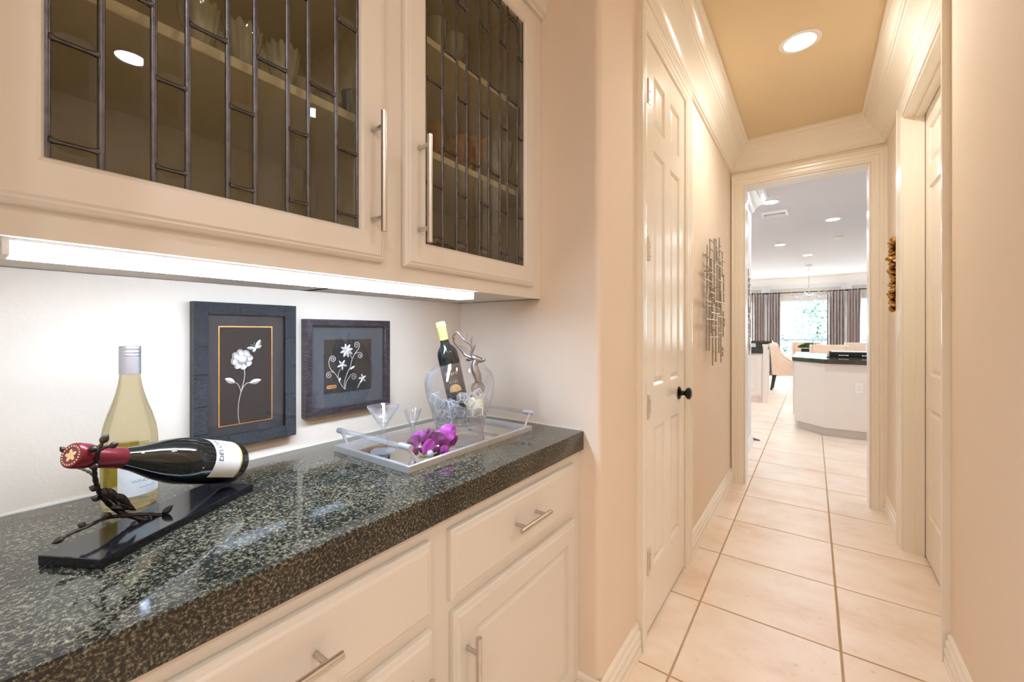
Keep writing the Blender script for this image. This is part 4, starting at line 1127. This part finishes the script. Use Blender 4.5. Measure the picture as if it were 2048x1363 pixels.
def plates(x, y, z, r, n, mat, label, step=.007):
    for k in range(n):
        o = MB().lathe([(0, .001), (r * .6, 0), (r * .68, .003), (r, .0065), (r, .0080), (r * .66, .0050), (0, .003)], 40).build('plate', mat, smooth=0.9)
        o.location = (x, y, z + k * step); tag(o, label, 'plate', label)
plates(-1.05, .100, S0, .070, 7, brown, 'brown plate in the stack at the bottom left of the cabinet')
cream = pm('cream_china', (0.70, 0.66, 0.56, 1), 0.25, var=(20, 0.08))
plates(-.955, .730, S0, .075, 11, cream, 'cream china plate in the stack behind the right glass door')
plates(-.950, .930, S0, .082, 10, cream, 'cream china plate in the farther stack behind the right door')
t = thing('blue_glass_dish', 'cobalt blue glass dish at the bottom of the left cabinet', 'dish', (-.86, onX(262, 345, -.86), S0))
MB().lathe([(0, .002), (.028, .001), (.036, .008), (.044, .034), (.041, .034), (.032, .010), (0, .006)], 40).build('dish', pm('cobalt_glass', (0.02, 0.01, 0.55, 1), 0.08, var=(10, 0.1)), t, smooth=0.9, local=True)
t = thing('glass_dish', 'shallow clear glass dish on the left cabinet floor', 'dish', (-.93, onX(352, 340, -.93), S0))
MB().lathe([(0, .002), (.036, .001), (.048, .030), (.046, .030), (.032, .008), (0, .006)], 40, rmod=ruffle(.03, 18)).build('dish', M['crystal'], t, smooth=0.9, local=True)
t = thing('crystal_swan', 'small crystal bird figurine at the bottom right of the left cabinet', 'figurine', (-.90, onX(628, 430, -.90), S0))
b = MB(); b.ball((0, 0, .020), .020, .034, .018); b.tube(fillet([(0, -.022, .028), (0, -.032, .045), (0, -.026, .060), (0, -.032, .066)], 4), lerp_list([.010, .007, .005, .006], 4, 0), 8); b.tube([(0, .01, .03), (0, .035, .048), (0, .045, .052)], [.012, .008, .002], 8)
b.build('figurine', M['crystal'], t, smooth=1.0, local=True)
# right side
def goblet(x, y, z, r, h, mat, label, name):
    t = thing(name, label, 'glass', (x, y, z))
    MB().lathe([(0, .003), (r * .75, .001), (r * .78, .003), (.006, .008), (.0045, h * .38), (.010, h * .43), (r * .85, h * .62), (r, h), (r * .95, h), (r * .78, h * .63), (0, h * .46)], 24, rmod=lambda r_, z_, a: (r_ * (1 + .035 * math.cos(12 * a)), z_)).build('glass', mat, t, smooth=0.9, local=True)
for i, (u, x) in enumerate(((872, -.90), (893, -1.0), (916, -.90), (936, -.95), (955, -.86))):
    goblet(x, onX(u, 280, x), S1, .030, .140, M['amber'], ['first amber goblet from the left behind the right glass door', 'second amber goblet from the left behind the right glass door', 'middle amber goblet of five behind the right glass door', 'fourth amber goblet from the left behind the right glass door', 'last amber goblet on the right behind the right glass door'][i], 'amber_goblet')
for i, (u, x) in enumerate(((872, -.90), (890, -1.02), (908, -.90))):
    goblet(x, onX(u, 40, x), S2, .034, .150, M['crystal'], ['first clear goblet on the top shelf behind right door', 'second clear goblet on the top shelf behind right door', 'third clear goblet on the top shelf behind right door'][i], 'clear_goblet')
goblet(-.85, onX(1010, 340, -.85), S1, .028, .170, M['crystal'], 'tall clear goblet right of the amber ones behind the right door', 'clear_goblet')
for i, (u, x, r) in enumerate(((880, -.98, .050), (915, -.98, .045))):
    t = thing('dark_pot', ['dark pot on the china stack behind the right door, left one', 'dark pot behind the right door beside the first pot'][i], 'pot', (x, onX(u, 460, x), S0 + (.079 + .0015 if i == 0 else .0)))
    MB().lathe([(0, .001), (r * .7, 0), (r, .03), (r * .95, .055), (r * .6, .066), (r * .2, .070), (.010, .078), (0, .082)], 36).build('pot', brown, t, smooth=0.9, local=True)
tumbler(-.90, onX(1000, 480, -.90), S0, .03, .12, 'tall clear tumbler on the cabinet floor behind the right door', M['crystal'])

# ------------------------------------------------------------------ metal rod wall sculptures
rodmat = pm('warm_brushed_steel_rod', (0.42, 0.37, 0.30, 1), 0.30, 1.0, var=(40, 0.2))
VR = [(155, 180, 630), (180, 130, 650), (220, 120, 720), (236, 125, 330), (266, 115, 300), (247, 230, 800), (292, 250, 470), (305, 450, 700), (150, 650, 1140), (176, 640, 1140), (205, 560, 1275),
      (235, 700, 1240), (263, 300, 1160), (281, 620, 1245), (301, 780, 1015), (297, 1105, 1190), (311, 845, 920), (194, 300, 980), (275, 330, 760)]
HR = [(180, 130, 220, 160), (240, 200, 298, 250), (180, 215, 220, 240), (240, 275, 315, 335), (140, 275, 210, 315), (225, 345, 300, 390), (160, 380, 240, 420), (170, 430, 235, 450), (165, 450, 300, 515),
      (122, 490, 210, 515), (172, 555, 220, 565), (180, 610, 220, 615), (190, 655, 215, 660), (222, 690, 322, 712), (125, 730, 270, 750), (150, 690, 190, 695), (205, 770, 250, 778), (190, 795, 268, 805),
      (210, 822, 310, 835), (145, 855, 245, 860), (290, 882, 320, 885), (195, 915, 262, 915), (240, 980, 308, 975), (175, 1020, 255, 1012), (210, 1145, 240, 1145), (285, 1145, 318, 1145), (262, 180, 280, 190), (280, 610, 312, 612)]
def onXZ(u, v, X):
    r = (u - CX) / FPX; a = (-ST + r * CT, CT + r * ST, (CY - v) / FPX); k = X / a[0]
    return k * a[1], HC + k * a[2]
t = thing('rod_wall_sculpture', 'metal rod wall sculpture on the tan hallway wall past the door', 'wall sculpture', (XL, 3.0, 1.45))
rnd = random.Random(5); s_ = 100 / 454
for i, (x, ya, yb) in enumerate(VR):
    X = -.522 + .008 * (i % 3); u = 1380 + x * s_
    y, za = onXZ(u, 450 + ya * s_, X); y, zb = onXZ(u, 450 + yb * s_, X)
    MB().tube([(X, y, zb), (X, y, za)], .0042, 8).build('rod', rodmat, t, smooth=0.9)
for i, (xa, ya, xb, yb) in enumerate(HR):
    X = -.509 + .007 * (i % 2)
    y0, z0 = onXZ(1380 + xa * s_, 450 + ya * s_, X); y1, z1 = onXZ(1380 + xb * s_, 450 + yb * s_, X)
    MB().tube([(X, y0, (z0 + z1) / 2), (X, y1, (z0 + z1) / 2)], .0044, 8).build('rod', rodmat, t, smooth=0.9)
for y, z in ((2.80, 1.62), (3.02, 1.25), (3.18, 1.55)):
    MB().tube([(XL + .0005, y, z), (XL + .032, y, z)], .004, 8).build('wall_peg', rodmat, t, smooth=0.9)
t2 = copy_tree(t, loc=(XL, 4.56, 1.43), label='second metal rod sculpture on the white wall just inside the kitchen')

# gilded carving on the right wall
t = thing('gilded_carving', 'narrow gilded carved ornament hanging on the right wall before the doorway', 'wall carving', (XR, 3.34, 1.36))
gilt = pm('antique_gilt', (0.46, 0.25, 0.07, 1), 0.30, 0.85, bump=(130, 0.9, 0.004), var=(70, 0.55))
rnd = random.Random(21); b = MB()
for k in range(44):
    z = 1.372 + .418 * k / 43; wob = .014 * math.sin(k * 1.55)
    b.ball((XR - .024 - abs(rnd.gauss(0, .010)), 3.335 + wob + rnd.uniform(-.024, .024), z), rnd.uniform(.012, .021), rnd.uniform(.014, .026), rnd.uniform(.007, .017), Euler((rnd.uniform(-.8, .8), rnd.uniform(-.6, .6), rnd.uniform(-1, 1))).to_matrix(), sub=2)
b.box(XR - .014, XR - .001, 3.310, 3.362, 1.358, 1.785)
b.ball((XR - .026, 3.34, 1.795), .018, .026, .014)
b.ball((XR - .030, 3.372, 1.762), .016, .022, .014)
b.build('carving', gilt, t, smooth=1.3)

# ------------------------------------------------------------------ kitchen island
kcab = pm('white_kitchen_cabinet', srgb(240, 232, 224), 0.35, var=(2.0, 0.01))
t = thing('kitchen_island', 'white angled kitchen island beyond the doorway', 'island', (.7, 7.0, 0))
MB().prism([(-.196, 6.478), (.112, 6.162), (1.72, 6.162), (1.72, 8.15), (-.196, 8.15)], .10, .8615).build('body', kcab, t)
MB().prism([(-.150, 6.500), (.122, 6.195), (1.69, 6.195), (1.69, 8.10), (-.150, 8.10)], 0, .10).build('toe_kick', pm('grey_white_toe_kick', srgb(205, 200, 196), 0.5, var=(3, 0.02)), t)
MB().rings((-.1965, 8.10, .16), (0, -1, 0), (0, 0, 1), (-1, 0, 0), 1.55, .68, [(0, 0), (0, .016), (.004, .018)], back=True).build('side_door', kcab, t)
MB().prism([(-.2213, 6.495), (.1054, 6.135), (1.76, 6.135), (1.76, 8.185), (-.2213, 8.185)], .862, .914).build('granite_top', M['granite'], t, bevel=.004)
white_pl = pm('white_plastic_plate', srgb(246, 243, 238), 0.35, var=(5, 0.01))
def outlet(parent, c, U, N, label=None):
    o = MB().rings(V(c) - V(U) * .036 - V((0, 0, .058)), U, (0, 0, 1), N, .072, .116, [(0, 0), (0, .003), (.003, .005)], back=True).build('outlet_plate', white_pl, parent)
    for dz in (-.026, .010):
        MB().rings(V(c) - V(U) * .014 + V((0, 0, dz - .006)) + V(N) * .0045, U, (0, 0, 1), N, .028, .026, [(0, 0), (.002, .0015)]).build('socket', white_pl, o)
        for du in (-.006, .004):
            MB().rings(V(c) + V(U) * du + V((0, 0, dz + .004)) + V(N) * .006, U, (0, 0, 1), N, .0025, .009, [(0, 0), (0, .0006)]).build('slot', M['dark'], o)
    return o
outlet(t, (.428, 6.1615, .592), (1, 0, 0), (0, -1, 0))
t = thing('griddle', 'low black cooktop griddle with chrome handles on the island top', 'griddle', (.75, 6.9, .9142))
MB().box(.14, 1.30, 6.62, 7.20, .9142, .9220).build('glass_base', M['black'], t, bevel=.002)
MB().prism([(.175, 6.76), (1.24, 6.76), (1.24, 7.12), (.175, 7.12)], .9222, .9780).build('body', M['blackmat'], t, bevel=.006)
MB().prism([(.200, 6.775), (1.22, 6.775), (1.22, 7.10), (.200, 7.10)], .9782, .9850).build('plate', M['satin'], t, bevel=.002)
for x in (.315, .545):
    b = MB(); b.tube([(x - .045, 6.7595, .936), (x - .040, 6.735, .936), (x + .040, 6.735, .936), (x + .045, 6.7595, .936)], .008, 10); b.ball((x - .043, 6.735, .936), .011); b.ball((x + .043, 6.735, .936), .011)
    b.build('handle', M['chrome'], t, smooth=1.0)

# peninsula cabinet with raised bar
t = thing('peninsula_cabinet', 'white peninsula cabinet with corner post at the left of the kitchen', 'cabinet', (-1.5, 8.7, 0))
MB().box(-2.6, -.705, 8.435, 8.948, .10, .8595).build('body', kcab, t)
MB().box(-2.6, -.720, 8.47, 8.948, 0, .10).build('toe_kick', kcab, t)
for x0, x1 in ((-1.20, -.735), (-1.68, -1.215), (-2.16, -1.695)):
    b = MB(); b.rings((x0, 8.4345, .13), (1, 0, 0), (0, 0, 1), (0, -1, 0), x1 - x0, .70, [(0, 0), (0, .016)], cap=False, back=True)
    b.holed((x0, 8.4345, .13), (1, 0, 0), (0, 0, 1), (0, -1, 0), x1 - x0, .70, [(.06, .07, x1 - x0 - .06, .63)], .016)
    b.rings((x0 + .06, 8.4345, .20), (1, 0, 0), (0, 0, 1), (0, -1, 0), x1 - x0 - .12, .56, [(0, .016), (.006, .007)])
    d = b.build('door', kcab, t)
    MB().rings((x0 + .067, 8.4345, .207), (1, 0, 0), (0, 0, 1), (0, -1, 0), x1 - x0 - .134, .546, [(0, .0072), (.03, .014)]).build('panel', kcab, d)
b = MB(); b.box(-.704, -.640, 8.40, 8.472, .10, .985); b.box(-.712, -.632, 8.392, 8.480, 0, .10); b.box(-.709, -.635, 8.395, 8.477, .10, .135); b.box(-.708, -.636, 8.396, 8.476, .955, .985); b.box(-.714, -.630, 8.390, 8.482, .985, 1.020)
b.build('post', kcab, t)
MB().box(-2.62, -.7045, 8.405, 8.948, .860, .914).build('granite_top', M['granite'], t, bevel=.003)
MB().box(-2.6, -.66, 8.962, 9.08, 0, 1.03).build('bar_wall', kcab, t)
sp = MB().box(-2.6, -.66, 8.949, 8.9615, .9145, 1.03).build('granite_splash', M['granite'], t)
MB().box(-2.62, -.610, 8.935, 9.30, 1.0305, 1.070).build('bar_top', M['granite'], t, bevel=.003)
o = MB().rings((-.983, 8.9488, .953), (1, 0, 0), (0, 0, 1), (0, -1, 0), .116, .072, [(0, 0), (0, .003), (.003, .005)], back=True).build('outlet_plate', white_pl, t)

# ------------------------------------------------------------------ dining corner
wood = pm('espresso_wood', (0.022, 0.013, 0.010, 1), 0.35, var=(12, 0.3))
fab = pm('blush_linen', srgb(232, 208, 186), 0.85, bump=(300, 0.3, 0.001), var=(30, 0.05), sheen=0.2)
t = thing('dining_table', 'dark wood dining table in the bay before the window', 'table', (.85, 10.62, 0))
MB().box(-.20, 1.95, 10.10, 11.14, .722, .760).build('top', wood, t, bevel=.004)
MB().box(-.12, 1.87, 10.18, 11.06, .64, .7215).build('apron', wood, t)
for x in (-.08, 1.83):
    for y in (10.22, 11.02): MB().box(x - .04, x + .04, y - .04, y + .04, 0, .6395).build('leg', wood, t, bevel=.004)
def chair(label, loc, rz):
    t = thing('dining_chair', label, 'chair', loc, (0, 0, rz), 'blush dining chairs around the table')
    side = [(-.27, .33), (.28, .33), (.29, .40), (.285, .545), (.21, .558), (.12, .580), (.02, .620), (-.07, .690), (-.13, .770), (-.17, .860), (-.20, .960), (-.235, 1.000), (-.30, 1.000), (-.325, .98), (-.30, .70)]
    RX = Matrix.Rotation(math.pi / 2, 4, 'X')
    for y in (-.245, .290):
        MB().prism(side, 0, .045, Matrix.Translation((0, y, 0)) @ RX).build('wing', fab, t, bevel=.012, local=True, smooth=0.8)
    b = MB(); b.prism([(-.325, 1.0), (-.225, 1.0), (-.175, .52), (-.27, .52)], -.244, .244, RX); b.build('backrest', fab, t, bevel=.015, local=True, smooth=0.8)
    MB().box(-.265, .282, -.243, .243, .335, .515).build('seat', fab, t, bevel=.03, local=True, smooth=0.8, seg=3)
    for z in (.68, .82):
        for y in (-.12, 0, .12):
            b = MB(); b.ball((-.195 - (z - .68) * .12, y, z), .012); b.build('tuft_button', fab, t, local=True, smooth=1.5)
    for x, y in ((.23, -.21), (.23, .21), (-.25, -.21), (-.25, .21)):
        dx = -.05 if x < 0 else 0
        MB().tube([(x, y, .3345), (x + dx, y, 0)], [.030, .020], 8).build('leg', wood, t, local=True, smooth=0.9)
    return t
c1 = chair('blush tufted chair seen from the side at the left end of table', (-.42, 10.57, 0), 0)
copy_tree(c1, (-.12, 11.50, 0), (0, 0, -math.pi / 2), 'blush chair on the window side of table behind the planter')
copy_tree(c1, (.235, 9.86, 0), (0, 0, math.pi / 2), 'blush chair with its back to the island, left of the griddle')
copy_tree(c1, (.85, 11.50, 0), (0, 0, -math.pi / 2), 'blush chair on the window side of table behind the griddle')
copy_tree(c1, (1.05, 9.86, 0), (0, 0, math.pi / 2), 'blush chair with its back to the island at the right doorway edge')
t = thing('planter', 'black planter of dark green leaves on the dining table', 'plant', (-.07, 10.62, .7602))
MB().prism([(-.13, -.13), (.13, -.13), (.15, .0), (.13, .13), (-.13, .13)], 0, .125).build('pot', M['blackmat'], t, local=True, bevel=.004)
rnd = random.Random(8); b = MB()
for k in range(800):
    a = rnd.uniform(0, 6.28); r = .17 * math.sqrt(rnd.random()); z = .125 + (.11 - 2.6 * r * r) * rnd.uniform(.3, 1)
    p = V((r * math.cos(a), r * math.sin(a), z)); d = V((rnd.gauss(0, 1), rnd.gauss(0, 1), rnd.uniform(.2, 1.4))).normalized() * .042; s = d.cross(V((rnd.gauss(0, 1), rnd.gauss(0, 1), .3))).normalized() * .012
    b.poly([p, p + d * .5 + s, p + d, p + d * .5 - s])
o = b.build('foliage', pm('dark_green_leaf', (0.045, 0.11, 0.015, 1), 0.5, var=(40, 0.4)), t, local=True); o['kind'] = 'stuff'
porc = pm('white_porcelain', srgb(242, 240, 238), 0.2, var=(5, 0.01))
for k, (x, y, lb) in enumerate(((-.02, 10.33, 'white dinner plate at the near left corner of dining table'), (-.05, 10.93, 'white dinner plate at the far left corner of dining table'), (.55, 10.33, 'white dinner plate on the near side of table behind the island'))):
    t = thing('dinner_plate', lb, 'plate', (x, y, .7602), group='dinner plates on the dining table')
    MB().lathe([(0, .002), (.07, 0), (.08, .004), (.135, .016), (.135, .019), (.078, .007), (0, .005)], 40).build('plate', porc, t, local=True, smooth=0.9)
    MB().lathe([(0, .0195), (.03, .018), (.06, .036), (.075, .060), (.072, .060), (.05, .034), (0, .024)], 32).build('bowl', porc, t, local=True, smooth=0.9)

# chandelier
CHP = V((-.0726, 11.42, ZC))
t = thing('chandelier', 'crystal branch chandelier hanging before the bay window', 'chandelier', CHP)
MB().lathe([(0, -.055), (.055, -.050), (.062, -.012), (.062, -.0005), (0, -.0005)], 28).build('canopy', M['satin'], t, local=True, smooth=0.8)
b = MB(); b.tube([(0, 0, -.05), (0, 0, -.50)], .008, 8); b.tube([(0, 0, -.44), (0, 0, -.58)], .020, 12); b.tube([(0, 0, -.58), (0, 0, -.75)], .010, 8)
b.build('stem', M['chrome'], t, local=True, smooth=0.9)
rnd = random.Random(4); drops = MB()
for k in range(14):
    a = 2 * math.pi * k / 14 + rnd.uniform(-.1, .1); r1 = rnd.uniform(.36, .47); z1 = -.56 - rnd.uniform(0, .16); c, s = math.cos(a), math.sin(a)
    P4 = fillet([(0, 0, -.70), (.15 * c, .15 * s, -.66), (.30 * c, .30 * s, z1 - .02), (r1 * c, r1 * s, z1)], 4)
    MB().tube(P4, .004, 6).build('arm', M['chrome'], t, local=True, smooth=0.9)
    for m in range(4, len(P4)):
        for _ in range(2):
            q = P4[m] + V((rnd.uniform(-.03, .03), rnd.uniform(-.03, .03), -rnd.uniform(.02, .14)))
            drops.lathe([(0, -.035), (.010, -.018), (.007, .004), (0, .012)], 6, Matrix.Translation(q))
o = drops.build('crystal_drops', M['clear'], t, local=True); o['kind'] = 'stuff'

# ceiling vent and smoke detector
t = thing('ceiling_vent', 'white slatted air vent on the kitchen ceiling beside the crown', 'vent', (-.39, 6.15, ZC))
b = MB().sweep([(-.11, -.08, 0), (-.11, .08, 0), (.11, .08, 0), (.11, -.08, 0)], (0, 0, -1), [(0, .0005), (0, .014), (.006, .036), (.026, .036), (.034, .004), (.034, .0005)], closed=True, sgn=1)
b.build('frame', M['ktrim'], t, local=True)
for k in range(7):
    b = MB().box(-.109, .109, -.009, .009, -.001, .001, Matrix.Translation((0, -.066 + k * .022, -.012)) @ Matrix.Rotation(.6, 4, 'X')); b.build('slat', M['ktrim'], t, local=True)
t = thing('smoke_detector', 'round white smoke detector on the kitchen ceiling', 'smoke detector', (.3245, 8.285, ZC))
MB().lathe([(0, -.040), (.050, -.036), (.062, -.024), (.066, -.010), (.066, -.0005), (0, -.0005)], 32).build('housing', white_pl, t, local=True, smooth=0.7)

# ------------------------------------------------------------------ bay windows, curtains, garden
bw = MB(); k = 1
WZ0, WZ1 = .55, 2.46
glassm = thin_glass('window_glass', (0.96, 0.98, 0.98), 1.0)
shade_m = pm('beige_linen_shade', srgb(206, 200, 190), 0.9, bump=(200, 0.3, 0.001), var=(30, 0.08))
for i in range(5):
    a, c = V((*BAY[i], 0)), V((*BAY[i + 1], 0)); d = c - a; L = d.length; d.normalize()
    fm = Matrix((d, V((-d.y, d.x, 0)), V((0, 0, 1)))).transposed().to_4x4(); fm.translation = a     # x along wall, y outward
    s0, s1 = (.12, L - .12) if i in (1, 2, 3) else (0, 0)
    if s1 > 0:
        bw.box(0, s0, 0, .14, 0, ZC, fm); bw.box(s1, L, 0, .14, 0, ZC, fm); bw.box(s0, s1, 0, .14, 0, WZ0, fm); bw.box(s0, s1, 0, .14, WZ1, ZC, fm)
        b = MB()
        for x0, x1, z0, z1 in ((s0, s0 + .05, WZ0, WZ1), (s1 - .05, s1, WZ0, WZ1), (s0 + .05, s1 - .05, WZ0, WZ0 + .05), (s0 + .05, s1 - .05, WZ1 - .05, WZ1)):
            b.box(x0, x1, .05, .10, z0, z1, fm)
        b.box(s0 - .06, s1 + .06, -.04, .05, WZ0 - .03, WZ0 - .0005, fm)
        wo_ = struct(b.build('window_%d' % k, M['ktrim']))
        MB().box(s0 + .05, s1 - .05, .072, .078, WZ0 + .05, WZ1 - .05, fm).build('pane', glassm, wo_)
        side = ('left', 'middle', 'right')[k - 1]
        q = MB()
        for j in range(4): q.box(s0 + .01, s1 - .01, .010 + .006 * j, .016 + .006 * j, 2.10 + .012 * j, 2.45, fm)
        tag(q.build('roman_shade', shade_m), 'folded beige roman shade at the top of the %s bay window' % side, 'shade')
        k += 1
    else:
        bw.box(0, L, 0, .14, 0, ZC, fm)
struct(bw.build('wall_bay', M['kwall']))
cur = pm('mauve_taupe_curtain', srgb(172, 160, 158), 0.8, bump=(300, 0.2, 0.001), var=(8, 0.06), sheen=0.2)
rodm2 = pm('black_iron_rod', (0.02, 0.02, 0.024, 1), 0.4, 0.6, var=(30, 0.1))
RP = [V((x, y - .10, 2.335)) for x, y in ((-2.30, 13.55), (-1.10, 14.05), (.70, 14.05), (1.92, 13.50))]
for i, lb in enumerate(('left', 'middle', 'right')):
    t = thing('curtain_rod', 'black curtain rod across the %s bay window' % lb, 'curtain rod', (RP[i] + RP[i + 1]) / 2)
    dd = (RP[i + 1] - RP[i]).normalized() * .03
    MB().tube([RP[i] + dd, RP[i + 1] - dd], .014, 10).build('pole', rodm2, t, smooth=0.9)
    for e in (RP[i] + dd * .7, RP[i + 1] - dd * .7): b = MB(); b.ball(e, .026); b.build('finial', rodm2, t, smooth=1.5)
def curtain(p, q, n, label):
    p, q = V(p), V(q); d = q - p; L = d.length; d.normalize(); o = V((-d.y, d.x, 0))
    t = thing('curtain', label, 'curtain', ((p + q) / 2).to_tuple())
    b = MB(); rows = []
    for zi, (z, amp) in enumerate(((2.355, .014), (2.30, .034), (2.22, .050), (1.6, .056), (.9, .060), (.03, .064))):
        rows.append([b.bm.verts.new(p + d * L * j / (n * 8) + o * (amp * math.sin(2 * math.pi * j / 8) + .012 * math.sin(j * .37 + zi)) + V((0, 0, z))) for j in range(n * 8 + 1)])
    for r0, r1 in zip(rows[:-1], rows[1:]):
        for j in range(n * 8): b.bm.faces.new([r0[j], r0[j + 1], r1[j + 1], r1[j]])
    b.build('panel', cur, t, smooth=2.0)
    b = MB()
    for j in range(n):
        c = p + d * L * (j + .5) / n + V((0, 0, 2.335))
        b.lathe([(.020, -.003), (.024, -.003), (.024, .003), (.020, .003)], 14, frame_mat(c, d, (0, 0, 1)), closed=True)
    b.build('rings', rodm2, t)
curtain((-1.44, 13.80, 0), (-1.12, 13.935, 0), 5, 'taupe curtain at the far left, left half of the left pair')
curtain((-1.07, 13.95, 0), (-.735, 13.95, 0), 5, 'taupe curtain left of the middle window, right half of the left pair')
curtain((.305, 13.95, 0), (.685, 13.95, 0), 6, 'taupe curtain right of the middle window, left half of the right pair')
curtain((.725, 13.94, 0), (1.01, 13.81, 0), 5, 'taupe curtain farthest right, right half of the right pair')

struct(MB().box(-14, 14, 14.3, 42, -.35, -.25).build('ground', pm('garden_ground', (0.30, 0.33, 0.32, 1), 0.9, var=(2, 0.3))))
t = thing('patio_railing', 'pale horizontal patio railing outside the bay window', 'railing', (0, 16.2, -.25))
railm = pm('blue_grey_metal', (0.05, 0.06, 0.09, 1), 0.5, 0.2, var=(8, 0.1))
MB().box(-4, 4, 16.17, 16.23, .955, 1.010).build('top_rail', railm, t)
MB().box(-4, 4, 16.185, 16.215, .10, .13).build('bottom_rail', railm, t)
for x in range(-4, 5): MB().box(x - .03, x + .03, 16.175, 16.225, -.25, .9545).build('post', railm, t)
leafm = [pm('sunlit_leaf_a', (0.34, 0.48, 0.39, 1), 0.6, var=(3, 0.4)), pm('sunlit_leaf_b', (0.44, 0.56, 0.48, 1), 0.6, var=(3, 0.4))]
bark = pm('grey_bark', (0.10, 0.08, 0.06, 1), 0.9, var=(8, 0.3))
rnd = random.Random(17)
for i, (x, y, h, r, lb) in enumerate(((-4.2, 23, 5.5, 1.3, 'garden tree at the far left outside the bay windows'), (-1.7, 26.8, 6.6, 1.4, 'garden tree left of centre, in the farther row outside the bay'), (.2, 22.5, 4.6, 1.3, 'garden tree in the centre of the middle window'),
                                   (2.4, 26.8, 6.4, 1.4, 'garden tree right of centre, in the farther row outside the bay'), (4.4, 22.8, 5.2, 1.3, 'garden tree at the far right outside the bay windows'), (-1.3, 19.0, 1.7, .75, 'low garden shrub just beyond the patio railing'))):
    t = thing('garden_tree' if h > 2 else 'garden_shrub', lb, 'tree' if h > 2 else 'shrub', (x, y, -.25))
    MB().tube([(0, 0, 0), (.05, 0, h * .5), (0, .05, h * .8)], [.12, .08, .03], 8).build('trunk', bark, t, local=True, smooth=1.0)
    b = MB()
    for k in range(8000):
        d = V((rnd.gauss(0, 1), rnd.gauss(0, 1), rnd.gauss(0, 1))).normalized(); rr = rnd.random() ** .4
        lump = 1 + .25 * math.sin(d.x * 5 + i) * math.cos(d.z * 4 + d.y * 3)
        p = V((d.x * r * rr * lump, d.y * r * rr * lump, h * .56 + d.z * h * .46 * rr * lump))
        e = V((rnd.gauss(0, 1), rnd.gauss(0, 1), rnd.gauss(0, .6))).normalized() * .10; s = e.cross(V((rnd.gauss(0, 1), rnd.gauss(0, 1), rnd.gauss(0, 1)))).normalized() * .042
        b.poly([p - e, p + s, p + e, p - s])
    o = b.build('foliage', leafm[i % 2], t, local=True, normals=False); o['kind'] = 'stuff'

t = thing('floor_mat', 'dark floor mat just showing past the kitchen wall corner', 'mat', (-.90, 5.62, 0))
MB().prism([(-.485, 5.46), (-.95, 5.95), (-1.35, 5.62), (-.88, 5.30)], .0005, .009).build('mat', M['blackmat'], t, bevel=.002)
